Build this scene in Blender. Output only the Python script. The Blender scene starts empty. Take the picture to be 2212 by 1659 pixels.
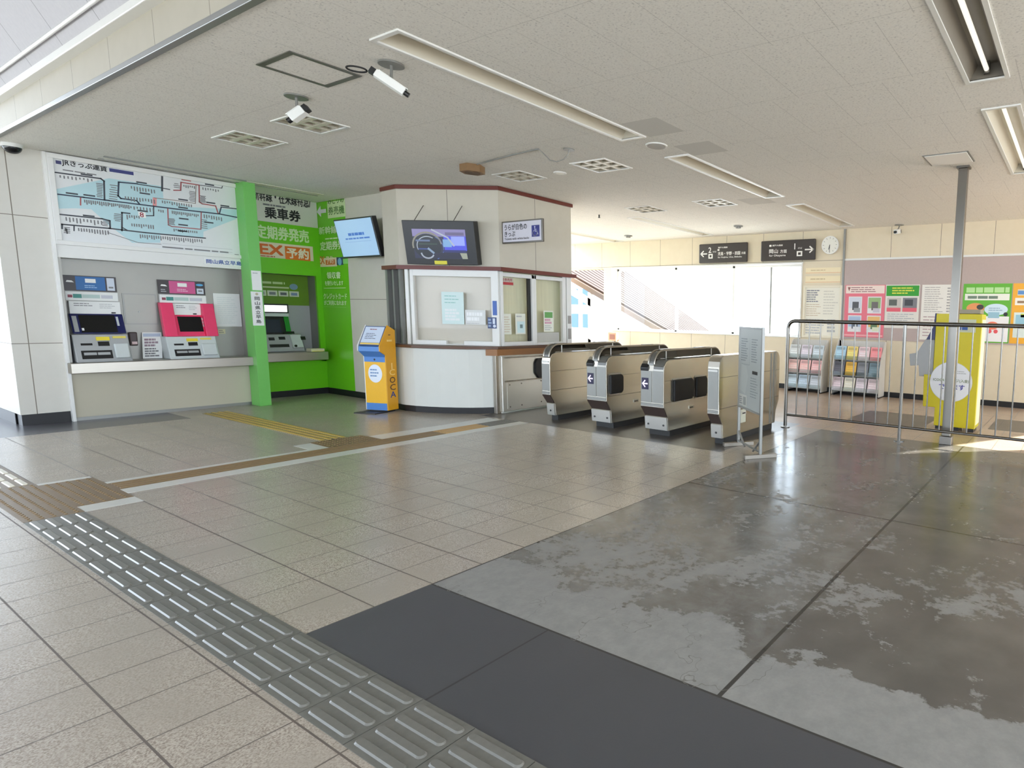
import bpy, math, random
from mathutils import Vector, Matrix
random.seed(7)
sc = bpy.context.scene
COL = sc.collection
# ------------------------------------------------------------------ camera (world: X right-far, Y left-far, Z up; eye at 0,0,1.45)
H = 1.45
RT = Vector((0.49569780, -0.86821903, 0.02189533))
DN = Vector((-0.09545415, -0.07952152, -0.99225240))
FW = Vector((0.86323357, 0.48976733, -0.12229375))
FP, PX, PY = 1276.5, 1603.6, 844.9
cam_d = bpy.data.cameras.new('camera')
cam = bpy.data.objects.new('camera', cam_d); COL.objects.link(cam)
m3 = Matrix((RT, -DN, -FW)).transposed()
cam.matrix_world = Matrix.Translation((0, 0, H)) @ m3.to_4x4()
cam_d.sensor_width = 36.0; cam_d.sensor_fit = 'HORIZONTAL'
cam_d.lens = 36.0 * FP / 2212
cam_d.shift_x = (1106 - PX) / 2212
cam_d.shift_y = (PY - 829.5) / 2212
cam_d.clip_start = 0.02; cam_d.clip_end = 300
sc.camera = cam
# ------------------------------------------------------------------ view, sky, sun
sc.view_settings.view_transform = 'Standard'; sc.view_settings.look = 'None'
sc.view_settings.gamma = 1.0; sc.view_settings.use_curve_mapping = False
sc.view_settings.exposure = 1.42
w = bpy.data.worlds.new('sky'); sc.world = w; w.use_nodes = True
bg = w.node_tree.nodes['Background']
bg.inputs[0].default_value = (0.76, 0.87, 1.0, 1); bg.inputs[1].default_value = 3.1
sun_d = bpy.data.lights.new('sun', 'SUN'); sun_d.energy = 10.5; sun_d.angle = math.radians(0.6); sun_d.color = (1.0, 0.95, 0.86)
sun = bpy.data.objects.new('sun', sun_d); COL.objects.link(sun)
SUN_DIR = Vector((-0.67, 0.74, -0.52)).normalized()       # direction the light travels
sun.rotation_euler = SUN_DIR.to_track_quat('-Z', 'Y').to_euler()
sc.cycles.max_bounces = 10; sc.cycles.diffuse_bounces = 6; sc.cycles.glossy_bounces = 4
sc.cycles.transparent_max_bounces = 12; sc.cycles.sample_clamp_indirect = 8.0
sc.cycles.caustics_reflective = False; sc.cycles.caustics_refractive = False

# ------------------------------------------------------------------ materials
def lin(c):
    f = lambda v: v / 12.92 if v <= 0.04045 else ((v + 0.055) / 1.055) ** 2.4
    return tuple(f(x / 255.0) for x in c) + (1.0,)
MATS = {}
def mat(name, c, rough=0.5, metal=0.0, emit=0.0, noise=0.0, nscale=20.0, spec=0.5, aniso=None):
    m = bpy.data.materials.new(name); m.use_nodes = True
    nt = m.node_tree; b = nt.nodes['Principled BSDF']
    b.inputs['Roughness'].default_value = rough; b.inputs['Metallic'].default_value = metal
    b.inputs['Specular IOR Level'].default_value = spec
    L = lin(c)
    tc = nt.nodes.new('ShaderNodeNewGeometry')
    n = nt.nodes.new('ShaderNodeTexNoise'); n.inputs['Scale'].default_value = nscale; n.inputs['Detail'].default_value = 3
    if aniso:
        mp = nt.nodes.new('ShaderNodeMapping'); mp.inputs['Scale'].default_value = aniso
        nt.links.new(tc.outputs['Position'], mp.inputs[0]); nt.links.new(mp.outputs[0], n.inputs['Vector'])
    else:
        nt.links.new(tc.outputs['Position'], n.inputs['Vector'])
    mx = nt.nodes.new('ShaderNodeMix'); mx.data_type = 'RGBA'
    k = noise
    mx.inputs[6].default_value = tuple(x * (1 - k) for x in L[:3]) + (1,)
    mx.inputs[7].default_value = tuple(min(1, x * (1 + k)) for x in L[:3]) + (1,)
    nt.links.new(n.outputs['Fac'], mx.inputs[0]); nt.links.new(mx.outputs[2], b.inputs['Base Color'])
    if emit > 0:
        b.inputs['Emission Color'].default_value = L; b.inputs['Emission Strength'].default_value = emit
    MATS[name] = m
    return m
def P(c, rough=0.45):                       # print / paint colour, cached
    k = 'print_%d_%d_%d' % c
    return MATS.get(k) or mat(k, c, rough, noise=0.02, nscale=60)
class N:                                    # small node-graph helper
    def __init__(s, name):
        s.m = bpy.data.materials.new(name); s.m.use_nodes = True; s.nt = s.m.node_tree; s.b = s.nt.nodes['Principled BSDF']
        g = s.nt.nodes.new('ShaderNodeNewGeometry'); s.pos = g.outputs['Position']
        sx = s.nt.nodes.new('ShaderNodeSeparateXYZ'); s.nt.links.new(s.pos, sx.inputs[0]); s.x, s.y, s.z = sx.outputs
        MATS[name] = s.m
    def put(s, sock, v):
        if isinstance(v, (int, float)): sock.default_value = v
        elif isinstance(v, tuple): sock.default_value = v
        else: s.nt.links.new(v, sock)
    def math(s, op, a, b=0.0, c=0.0):
        n = s.nt.nodes.new('ShaderNodeMath'); n.operation = op
        for i, v in enumerate((a, b, c)): s.put(n.inputs[i], v)
        return n.outputs[0]
    def noise(s, scale, detail=4, rough=0.55, vec=None, dist=0.0):
        n = s.nt.nodes.new('ShaderNodeTexNoise'); n.inputs['Scale'].default_value = scale; n.inputs['Detail'].default_value = detail
        n.inputs['Roughness'].default_value = rough; n.inputs['Distortion'].default_value = dist
        s.nt.links.new(vec or s.scaled((1, 1, 1)), n.inputs['Vector']); return n.outputs['Fac']
    def scaled(s, v):
        mp = s.nt.nodes.new('ShaderNodeMapping'); mp.inputs['Scale'].default_value = v; mp.inputs['Location'].default_value = (3.17, 1.71, 0.377)
        s.nt.links.new(s.pos, mp.inputs[0]); return mp.outputs[0]
    def ramp(s, fac, stops):
        r = s.nt.nodes.new('ShaderNodeValToRGB'); el = r.color_ramp.elements
        while len(el) < len(stops): el.new(0.5)
        for e, (p, c) in zip(el, stops): e.position = p; e.color = c
        s.nt.links.new(fac, r.inputs[0]); return r.outputs[0]
    def mix(s, f, a, b):
        n = s.nt.nodes.new('ShaderNodeMix'); n.data_type = 'RGBA'
        for i, v in ((0, f), (6, a), (7, b)): s.put(n.inputs[i], v)
        return n.outputs[2]
    def smooth(s, v, a, b):
        n = s.nt.nodes.new('ShaderNodeMapRange'); n.interpolation_type = 'SMOOTHSTEP'
        n.inputs[1].default_value = a; n.inputs[2].default_value = b; s.put(n.inputs[0], v); return n.outputs[0]
    def grid(s, co, off, step, half):       # 1 on a joint line
        d = s.math('PINGPONG', s.math('SUBTRACT', co, off), step / 2) if False else s.math('ABSOLUTE', s.math('SUBTRACT', s.math('FLOORED_MODULO', s.math('ADD', s.math('SUBTRACT', co, off), step / 2), step), step / 2))
        return s.math('LESS_THAN', d, half)
    def line(s, co, at, half):
        return s.math('LESS_THAN', s.math('ABSOLUTE', s.math('SUBTRACT', co, at)), half)
    def bump(s, h, strength, dist=0.002):
        b = s.nt.nodes.new('ShaderNodeBump'); b.inputs['Strength'].default_value = strength; b.inputs['Distance'].default_value = dist
        s.nt.links.new(h, b.inputs['Height']); s.nt.links.new(b.outputs[0], s.b.inputs['Normal'])
    def out(s, col, rough, spec=0.5):
        s.put(s.b.inputs['Base Color'], col); s.put(s.b.inputs['Roughness'], rough); s.b.inputs['Specular IOR Level'].default_value = spec
        return s.m

def tile_material(name, base, dark, x0=1.21, y0=2.915, st=0.3025, rough=0.205):
    n = N(name)
    sp = n.noise(160, 2, 0.6); big = n.noise(2.2, 3)
    c = n.ramp(sp, [(0.36, lin(dark)), (0.52, lin(base)), (0.70, lin(tuple(min(255, v + 20) for v in base)))])
    c = n.mix(n.smooth(big, 0.25, 0.8), c, lin(tuple(int(v * 0.93) for v in base)))
    j = n.math('MAXIMUM', n.grid(n.x, x0, st, 0.0036), n.grid(n.y, y0, st, 0.0036))
    c = n.mix(j, c, lin((98, 88, 80)))
    r = n.math('ADD', n.math('MULTIPLY', n.noise(5, 3), 0.05), rough)
    r = n.math('MAXIMUM', r, n.math('MULTIPLY', j, 0.6))
    n.bump(sp, 0.06, 0.001)
    return n.out(c, r)
tile = tile_material('granite_tile', (178, 168, 155), (138, 127, 116))
# worn painted concrete: grey coating, flaked to pale bare cement
n = N('worn_concrete')
st = n.noise(2.1, 8, 0.64, vec=n.scaled((1.0, 1.25, 1.0)), dist=0.6)
fine = n.noise(22, 6, 0.7, vec=n.scaled((1.4, 0.8, 1.0)))
left = n.smooth(n.y, 1.0, 1.2)                         # the left bay is more worn
eb = n.math('ADD', n.x, n.math('MULTIPLY', n.math('SUBTRACT', n.noise(2.6, 5), 0.5), 0.7))
edge = n.smooth(eb, 2.32, 2.08)                        # bare along the near joint
far = n.smooth(n.x, 5.6, 3.4)
px_ = n.math('ABSOLUTE', n.math('SUBTRACT', n.x, n.math('SUBTRACT', 3.35, n.math('MULTIPLY', n.y, 0.35))))
patch = n.math('MULTIPLY', n.smooth(px_, 0.5, 0.05), n.smooth(n.y, -0.9, 0.2))
lv = n.math('ADD', n.math('MULTIPLY', st, 1.0), n.math('MULTIPLY', n.math('SUBTRACT', fine, 0.5), 0.55))
lv = n.math('ADD', lv, n.math('MULTIPLY', edge, 0.42))
lv = n.math('ADD', lv, n.math('MULTIPLY', n.math('MULTIPLY', left, far), 0.06))
lv = n.math('ADD', lv, n.math('MULTIPLY', patch, 0.12))
wear = n.smooth(lv, 0.60, 0.72)
semi = n.math('MULTIPLY', n.math('MULTIPLY', n.smooth(n.math('ADD', n.noise(5, 7, 0.65, dist=0.5), n.math('MULTIPLY', fine, 0.3)), 0.5, 0.85), left), n.math('MULTIPLY', far, 0.55))
mixw = n.math('MAXIMUM', wear, semi)
coat = n.mix(n.smooth(n.noise(3, 5), 0.3, 0.75), lin((88, 85, 80)), lin((104, 101, 95)))
bare = n.mix(n.smooth(n.noise(14, 7, 0.7), 0.25, 0.75), lin((128, 128, 126)), lin((146, 145, 142)))
c = n.mix(mixw, coat, bare)
jt = n.math('MAXIMUM', n.line(n.y, 1.103, 0.010), n.line(n.x, 4.20, 0.010))
jt = n.math('MAXIMUM', jt, n.math('MAXIMUM', n.line(n.x, 1.809, 0.007), n.line(n.y, 2.912, 0.005)))
c = n.mix(jt, c, lin((52, 50, 47)))
crk = n.math('LESS_THAN', n.math('ABSOLUTE', n.math('SUBTRACT', n.noise(0.9, 5, 0.65), 0.5)), 0.0012)
c = n.mix(n.math('MULTIPLY', crk, edge), c, lin((110, 108, 104)))
r = n.math('ADD', n.math('MULTIPLY', wear, 0.26), n.math('ADD', n.math('MULTIPLY', n.noise(7, 4), 0.09), 0.165))
n.bump(n.math('ADD', n.math('MULTIPLY', n.noise(4, 5), 0.6), n.math('MULTIPLY', wear, -0.25)), 0.22, 0.01)
worn = n.out(c, r)
n = N('dark_coated_concrete')
c = n.mix(n.noise(1.2, 4), lin((65, 66, 70)), lin((77, 77, 80)))
c = n.mix(n.line(n.y, 2.03, 0.005), c, lin((48, 47, 47)))
n.bump(n.noise(90, 3), 0.12, 0.002)
darkc = n.out(c, 0.42)
n = N('dark_rubber_mat')
c = n.mix(n.noise(3, 4), lin((78, 73, 68)), lin((96, 90, 84)))
j = n.math('MAXIMUM', n.grid(n.x, 5.37, 0.6, 0.003), n.grid(n.y, 3.31, 0.6, 0.003))
rubber = n.out(n.mix(j, c, lin((55, 52, 50))), 0.30)
farfloor = tile_material('concourse_tile', (190, 168, 150), (160, 138, 120), rough=0.21)
black_border = mat('black_border_tile', (84, 84, 90), 0.25, noise=0.1)
cream_border = mat('cream_border_tile', (205, 205, 198), 0.3, noise=0.05)
def tactile_material(name, a, b):
    n = N(name); return n.out(n.mix(n.noise(40, 4), lin(a), lin(b)), 0.45)
t_grey = tactile_material('grey_tactile', (98, 98, 92), (118, 117, 110))
t_greybar = mat('grey_tactile_bar', (112, 111, 105), 0.3, noise=0.12, nscale=40)
t_brown = tactile_material('brown_tactile', (104, 84, 56), (128, 104, 72))
t_brownbar = mat('brown_tactile_bar', (140, 116, 82), 0.4, noise=0.1)
t_yellow = tactile_material('yellow_tactile', (136, 124, 84), (150, 138, 98))
t_orange = tactile_material('orange_tactile', (182, 146, 92), (196, 160, 106))
t_creambar = mat('cream_tactile_bar', (214, 206, 186), 0.4, noise=0.05)
# ceiling: rock-wool boards with fissures
n = N('rock_wool_ceiling')
fs = n.noise(85, 3, 0.6, vec=n.scaled((1.0, 0.7, 1.0)))
c = n.ramp(fs, [(0.30, lin((192, 190, 186))), (0.42, lin((226, 224, 217))), (0.8, lin((236, 234, 227)))])
jx = n.grid(n.x, 1.77, 0.91, 0.0022)
row = n.math('FLOOR', n.math('DIVIDE', n.x, 0.91))
jy = n.grid(n.math('ADD', n.y, n.math('MULTIPLY', row, 0.227)), 0.3, 0.455, 0.0022)
c = n.mix(n.math('MULTIPLY', n.math('MAXIMUM', jx, jy), 0.4), c, lin((150, 148, 143)))
n.bump(fs, 0.2, 0.003)
ceil_m = n.out(c, 0.9, 0.2)
n = N('upper_ceiling_board')
c = n.mix(n.grid(n.y, 0.2, 0.91, 0.004), n.mix(n.noise(30, 3), lin((186, 185, 190)), lin((198, 197, 200))), lin((130, 129, 132)))
upper_m = n.out(c, 0.85, 0.2)
def panel_wall(name, a, b, ax, off, step, zs=(), tint=None):
    n = N(name)
    co = n.x if ax == 'x' else n.y
    c = n.mix(n.noise(7, 5), lin(a), lin(b))
    j = n.grid(co, off, step, 0.004)
    for z in zs: j = n.math('MAXIMUM', j, n.line(n.z, z, 0.004))
    return n.out(n.mix(j, c, lin((122, 115, 102))), 0.55, 0.3)
fascia_m = panel_wall('fascia_panel', (172, 166, 150), (181, 175, 159), 'y', 0.35, 0.91)
far_m = panel_wall('far_wall_panel', (216, 203, 176), (224, 212, 187), 'y', 4.14, 0.905, (2.63,))
left_m = panel_wall('left_wall_panel', (206, 203, 193), (214, 211, 202), 'x', 1.90, 0.9, (0.97, 2.45))
pass_m = panel_wall('passage_wall_panel', (206, 206, 202), (214, 214, 210), 'y', 10.9, 0.9, (0.97, 2.45))
office_m = panel_wall('office_wall_panel', (196, 190, 174), (205, 199, 184), 'x', 50, 100)
side_m = panel_wall('side_wall_panel', (202, 197, 184), (210, 205, 192), 'y', 50, 100, (1.62,))
low_office_m = mat('office_lower_board', (212, 214, 208), 0.5, noise=0.03, nscale=6)
gate_m = mat('gate_steel', (206, 201, 190), 0.24, 1.0, noise=0.08, nscale=6, aniso=(1, 1, 60))
post_m = mat('post_steel', (128, 124, 117), 0.3, 1.0, noise=0.06, nscale=6)
steel = mat('brushed_steel', (170, 164, 154), 0.32, 1.0, noise=0.08, nscale=6, aniso=(1, 1, 60))
steel_l = mat('polished_steel', (112, 109, 104), 0.2, 1.0, noise=0.05, nscale=8)
steel_d = mat('dark_steel', (128, 124, 118), 0.35, 1.0, noise=0.08)
steel_w = mat('satin_steel_sheet', (206, 204, 198), 0.42, 1.0, noise=0.05, nscale=5)
alcove_m = mat('alcove_steel', (158, 156, 149), 0.42, 0.5, noise=0.05, nscale=5)
alum = mat('white_aluminium', (226, 226, 222), 0.35, 0.0, noise=0.02)
alum_g = mat('grey_aluminium', (142, 142, 138), 0.38, 0.5, noise=0.03)
white_pl = mat('white_plastic', (232, 233, 230), 0.4, noise=0.02)
grey_pl = mat('grey_plastic', (168, 170, 170), 0.45, noise=0.03)
lgrey_pl = mat('pale_grey_plastic', (200, 206, 205), 0.42, noise=0.03)
beige_lp = mat('beige_lower_panel', (188, 182, 162), 0.55, noise=0.03, nscale=5)
black_pl = mat('black_plastic', (24, 24, 25), 0.35, noise=0.05)
black_m = mat('matt_black', (16, 16, 17), 0.5)
plinth_m = mat('dark_plinth', (44, 44, 44), 0.5, noise=0.05)
base_m = mat('black_skirting', (14, 14, 18), 0.5, noise=0.05)
maroon = mat('maroon_trim', (104, 44, 34), 0.4, noise=0.06)
wood = mat('brown_laminate', (150, 104, 62), 0.4, noise=0.14, nscale=4, aniso=(2, 2, 40))
wood_d = mat('dark_brown_edge', (92, 62, 44), 0.4, noise=0.1)
green = mat('bright_green_paint', (108, 198, 22), 0.38, noise=0.03)
green_l = mat('pale_green_paint', (112, 190, 92), 0.38, noise=0.03)
green_d = mat('olive_green_print', (96, 136, 14), 0.4, noise=0.04)
yellow_k = mat('kiosk_yellow', (242, 186, 40), 0.4, noise=0.04)
yellow_s = mat('kiosk_side_amber', (222, 160, 34), 0.4, noise=0.05)
yellow_m = mat('machine_yellow', (204, 190, 24), 0.4, noise=0.04)
kblue = mat('kiosk_blue', (74, 132, 204), 0.4, noise=0.04)
navy = mat('navy_plastic', (22, 28, 84), 0.3, noise=0.05)
pink = mat('pink_plastic', (236, 62, 108), 0.35, noise=0.05)
screen_off = mat('dark_screen', (14, 15, 18), 0.12)
tube_m = mat('fluorescent_tube', (245, 243, 236), 0.4, emit=0.3)
fix_m = mat('fixture_reflector', (214, 209, 194), 0.35, noise=0.02)
trough_m = mat('fixture_trough', (126, 120, 110), 0.4, noise=0.05)
purple_b = mat('mauve_notice_board', (182, 166, 160), 0.8, noise=0.05, nscale=30)
ext_white = mat('white_render', (222, 224, 226), 0.8, noise=0.03)
ext_brown = mat('brown_roof_slats', (64, 47, 39), 0.7, noise=0.1)
ext_ground = mat('pale_ground', (190, 188, 182), 0.9, noise=0.05)
def glass(name, tint, gloss, dark=0.0):
    m = bpy.data.materials.new(name); m.use_nodes = True; nt = m.node_tree
    for x in list(nt.nodes):
        if x.type != 'OUTPUT_MATERIAL': nt.nodes.remove(x)
    o = nt.nodes['Material Output']
    t = nt.nodes.new('ShaderNodeBsdfTransparent'); t.inputs[0].default_value = lin(tint)
    g = nt.nodes.new('ShaderNodeBsdfGlossy'); g.inputs['Roughness'].default_value = 0.03
    mx = nt.nodes.new('ShaderNodeMixShader'); mx.inputs[0].default_value = gloss
    nt.links.new(t.outputs[0], mx.inputs[1]); nt.links.new(g.outputs[0], mx.inputs[2]); nt.links.new(mx.outputs[0], o.inputs[0])
    MATS[name] = m; return m
pane_m = glass('clear_pane', (250, 252, 252), 0.03); office_pane = glass('office_pane', (252, 250, 248), 0.012)
smoke_m = glass('smoked_panel', (96, 98, 92), 0.10)
acryl_m = glass('clear_acrylic', (236, 240, 240), 0.08)

# ------------------------------------------------------------------ mesh builder
def perp(t):
    a = Vector((0, 0, 1)) if abs(t.z) < 0.9 else Vector((1, 0, 0))
    u = t.cross(a).normalized(); return u, t.cross(u).normalized()
ROOT = {}
_tc = {}
def text_mesh(body, bold):
    k = body
    if k in _tc: return _tc[k]
    cu = bpy.data.curves.new('lettering', 'FONT'); cu.body = body; cu.size = 1.0; cu.resolution_u = 2
    o = bpy.data.objects.new('lettering', cu); COL.objects.link(o)
    dg = bpy.context.evaluated_depsgraph_get(); dg.update()
    me = bpy.data.meshes.new_from_object(o.evaluated_get(dg))
    vs = [(v.co.x, v.co.y) for v in me.vertices]; fs = [tuple(p.vertices) for p in me.polygons]
    bpy.data.objects.remove(o); bpy.data.curves.remove(cu); bpy.data.meshes.remove(me)
    _tc[k] = (vs, fs); return _tc[k]
class PL:                                   # a flat drawing plane: u to the right, v up, seen from the front
    def __init__(s, o, u, v):
        s.o = Vector(o); s.u = Vector(u).normalized(); s.v = Vector(v).normalized(); s.n = s.u.cross(s.v).normalized()
    def p(s, u, v, d=0.0): return s.o + s.u * u + s.v * v + s.n * d
    def px(s, x, y):                        # photograph measurement -> (u, v) on this plane
        d = RT * ((x - PX) / FP) + DN * ((y - PY) / FP) + FW
        e = Vector((0, 0, H)); t = (s.o - e).dot(s.n) / d.dot(s.n); q = e + d * t - s.o
        return q.dot(s.u), q.dot(s.v)
class MB:
    def __init__(s): s.v = []; s.f = []; s.mi = []; s.sm = []; s.ms = []
    def m(s, mt):
        if mt not in s.ms: s.ms.append(mt)
        return s.ms.index(mt)
    def add(s, vs, fs, mt, smooth=False):
        b = len(s.v); i = s.m(mt); s.v += [tuple(x) for x in vs]
        for f in fs: s.f.append(tuple(b + k for k in f)); s.mi.append(i); s.sm.append(smooth)
        return s
    def box(s, x0, y0, z0, x1, y1, z1, mt):
        x0, x1 = sorted((x0, x1)); y0, y1 = sorted((y0, y1)); z0, z1 = sorted((z0, z1))
        vs = [(x, y, z) for z in (z0, z1) for y in (y0, y1) for x in (x0, x1)]
        return s.add(vs, [(0, 2, 3, 1), (4, 5, 7, 6), (0, 1, 5, 4), (2, 6, 7, 3), (0, 4, 6, 2), (1, 3, 7, 5)], mt)
    def obox(s, pl, u0, v0, u1, v1, d0, d1, mt):          # box standing on a drawing plane
        u0, u1 = sorted((u0, u1)); v0, v1 = sorted((v0, v1)); d0, d1 = sorted((d0, d1))
        vs = [pl.p(u, v, d) for d in (d0, d1) for v in (v0, v1) for u in (u0, u1)]
        return s.add(vs, [(0, 2, 3, 1), (4, 5, 7, 6), (0, 1, 5, 4), (2, 6, 7, 3), (0, 4, 6, 2), (1, 3, 7, 5)], mt)
    def poly(s, pts, mt): return s.add(pts, [tuple(range(len(pts)))], mt)
    def prism(s, pts, a, b, ax, mt):                      # pts: 2D outline counter-clockwise
        mk = {'x': lambda p, t: (t, p[0], p[1]), 'y': lambda p, t: (p[0], t, p[1]), 'z': lambda p, t: (p[0], p[1], t)}[ax]
        k = len(pts); vs = [mk(p, a) for p in pts] + [mk(p, b) for p in pts]
        fs = [tuple(range(k))[::-1], tuple(range(k, 2 * k))] + [(i, (i + 1) % k, k + (i + 1) % k, k + i) for i in range(k)]
        if ax == 'y': fs = [f[::-1] for f in fs]
        return s.add(vs, fs, mt)
    def tube(s, pts, r, mt, k=10, caps=True):
        pts = [Vector(p) for p in pts]; rings = []; u = None
        for i, p in enumerate(pts):
            t = (pts[min(i + 1, len(pts) - 1)] - pts[max(i - 1, 0)]).normalized()
            if u is None: u, _ = perp(t)
            u = (u - t * u.dot(t)).normalized(); q = t.cross(u)
            rings.append([p + u * (r * math.cos(a)) + q * (r * math.sin(a)) for a in (2 * math.pi * j / k for j in range(k))])
        vs = [x for rg in rings for x in rg]; fs = []
        for i in range(len(rings) - 1):
            for j in range(k): fs.append((i * k + j, i * k + (j + 1) % k, (i + 1) * k + (j + 1) % k, (i + 1) * k + j))
        s.add(vs, fs, mt, True)
        if caps: s.add(rings[0], [tuple(range(k))[::-1]], mt); s.add(rings[-1], [tuple(range(k))], mt)
        return s
    def cyl(s, a, b, r, mt, k=24, r1=None):
        a = Vector(a); b = Vector(b); t = (b - a).normalized(); u, q = perp(t); r1 = r if r1 is None else r1
        A = [a + (u * math.cos(x) + q * math.sin(x)) * r for x in (2 * math.pi * j / k for j in range(k))]
        B = [b + (u * math.cos(x) + q * math.sin(x)) * r1 for x in (2 * math.pi * j / k for j in range(k))]
        s.add(A + B, [(j, (j + 1) % k, k + (j + 1) % k, k + j) for j in range(k)], mt, True)
        s.add(A, [tuple(range(k))[::-1]], mt); s.add(B, [tuple(range(k))], mt); return s
    def dome(s, c, r, h, mt, k=24, down=True):
        c = Vector(c); sg = -1 if down else 1; vs = []; fs = []; R = 6
        for i in range(R):
            a = math.pi / 2 * i / R
            vs += [c + Vector((r * math.cos(a) * math.cos(2 * math.pi * j / k), r * math.cos(a) * math.sin(2 * math.pi * j / k), sg * h * math.sin(a))) for j in range(k)]
        vs.append(c + Vector((0, 0, sg * h)))
        for i in range(R - 1):
            for j in range(k): fs.append((i * k + j, i * k + (j + 1) % k, (i + 1) * k + (j + 1) % k, (i + 1) * k + j))
        for j in range(k): fs.append(((R - 1) * k + j, (R - 1) * k + (j + 1) % k, R * k))
        return s.add(vs, fs, mt, True)
    # flat artwork on a drawing plane
    def rect(s, pl, u0, v0, u1, v1, mt, d=0.0015):
        u0, u1 = sorted((u0, u1)); v0, v1 = sorted((v0, v1))
        return s.poly([pl.p(u0, v0, d), pl.p(u1, v0, d), pl.p(u1, v1, d), pl.p(u0, v1, d)], mt)
    def shape(s, pl, pts, mt, d=0.0015): return s.poly([pl.p(u, v, d) for u, v in pts], mt)
    def disc(s, pl, u, v, r, mt, d=0.0015, rv=None, k=28):
        return s.shape(pl, [(u + r * math.cos(2 * math.pi * i / k), v + (rv or r) * math.sin(2 * math.pi * i / k)) for i in range(k)], mt, d)
    def stroke(s, pl, pts, wd, mt, d=0.0015):
        for (a, b) in zip(pts[:-1], pts[1:]):
            dx, dy = b[0] - a[0], b[1] - a[1]; L = math.hypot(dx, dy) or 1; dx, dy = dx / L * wd / 2, dy / L * wd / 2
            s.shape(pl, [(a[0] - dx + dy, a[1] - dy - dx), (b[0] + dx + dy, b[1] + dy - dx), (b[0] + dx - dy, b[1] + dy + dx), (a[0] - dx - dy, a[1] - dy + dx)], mt, d)
        return s
    def txt(s, pl, body, u, v, h, mt, d=0.003, bold=0.0, w=None, align='l'):
        vs, fs = text_mesh(body, bold)
        if not vs: return s
        x0 = min(a for a, _ in vs); x1 = max(a for a, _ in vs); y0 = min(b for _, b in vs); y1 = max(b for _, b in vs)
        ky = h / (y1 - y0); kx = (w / (x1 - x0)) if w else ky
        W = (x1 - x0) * kx
        if align == 'c': u -= W / 2
        o = bold * ky * 0.5                                # heavier face: overprint with small shifts
        for i, (du, dv) in enumerate(((0, 0), (o, o), (-o, -o), (o, -o), (-o, o)) if bold > 0.012 else ((0, 0),)):
            s.add([pl.p(u + (a - x0) * kx + du, v + (b - y0) * ky + dv, d + i * 0.00005) for a, b in vs], fs, mt)
        return s
    def bars(s, pl, u0, v0, u1, v1, nrow, mt, d=0.003, fill=0.45, seed=0, ragged=0.35):   # unreadably small print
        rr = random.Random(seed); hh = (v1 - v0) / nrow
        for i in range(nrow):
            y = v1 - (i + 0.5) * hh; x = u0; end = u1 - (u1 - u0) * rr.random() * ragged
            while x < end:
                l = min((u1 - u0) * rr.uniform(0.08, 0.3), end - x)
                s.rect(pl, x, y - hh * fill / 2, x + l, y + hh * fill / 2, mt, d); x += l + (u1 - u0) * 0.025
        return s
    def build(s, name, parent=None, origin=None, bevel=0.0, seg=2, rot=0.0):
        me = bpy.data.meshes.new(name)
        if parent is not None: M = ROOT[parent.name].inverted(); local = Matrix.Identity(4)
        elif origin is not None: local = Matrix.Translation(origin); M = local.inverted()
        else: M = local = Matrix.Identity(4)
        me.from_pydata([M @ Vector(x) for x in s.v], [], s.f)
        for mt in s.ms: me.materials.append(mt)
        me.polygons.foreach_set('material_index', s.mi); me.polygons.foreach_set('use_smooth', s.sm); me.update()
        o = bpy.data.objects.new(name, me); COL.objects.link(o)
        if parent is not None: o.parent = parent; ROOT[o.name] = ROOT[parent.name]
        else: o.matrix_world = local; ROOT[o.name] = local
        if bevel:
            b = o.modifiers.new('bevel', 'BEVEL'); b.width = bevel; b.segments = seg; b.limit_method = 'ANGLE'; b.angle_limit = math.radians(40)
        return o
def tag(o, label, cat, group=None):
    o['label'] = label; o['category'] = cat
    if group: o['group'] = group
    return o
def thing(name, label, cat, loc, group=None):
    o = bpy.data.objects.new(name, None); COL.objects.link(o); o.location = loc; o.empty_display_size = 0.1
    ROOT[o.name] = Matrix.Translation(loc); return tag(o, label, cat, group)
def structure(mb, name, **k):
    o = mb.build(name, **k)
    if o.parent is None: o['kind'] = 'structure'
    return o
def copy_thing(root, shift, label, group=None):          # a thing with copies of its parts and sub-parts
    def cp(o, par):
        c = o.copy(); COL.objects.link(c)
        if par is not None: c.parent = par
        for ch in [x for x in KIDS.get(o.name, [])]: cp(ch, c)
        return c
    KIDS.clear()
    for o in COL.objects:
        if o.parent: KIDS.setdefault(o.parent.name, []).append(o)
    r = cp(root, None); r.location = root.location + Vector(shift); r['label'] = label
    if group: r['group'] = group
    return r
KIDS = {}
W = P((240, 240, 236)); K = P((22, 22, 24)); GR = P((120, 120, 122)); LG = P((176, 178, 180))
CZ = 3.22                                                # ceiling height
YW = 10.75                                               # ticket-machine wall
XW = 11.25                                               # window wall
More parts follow.
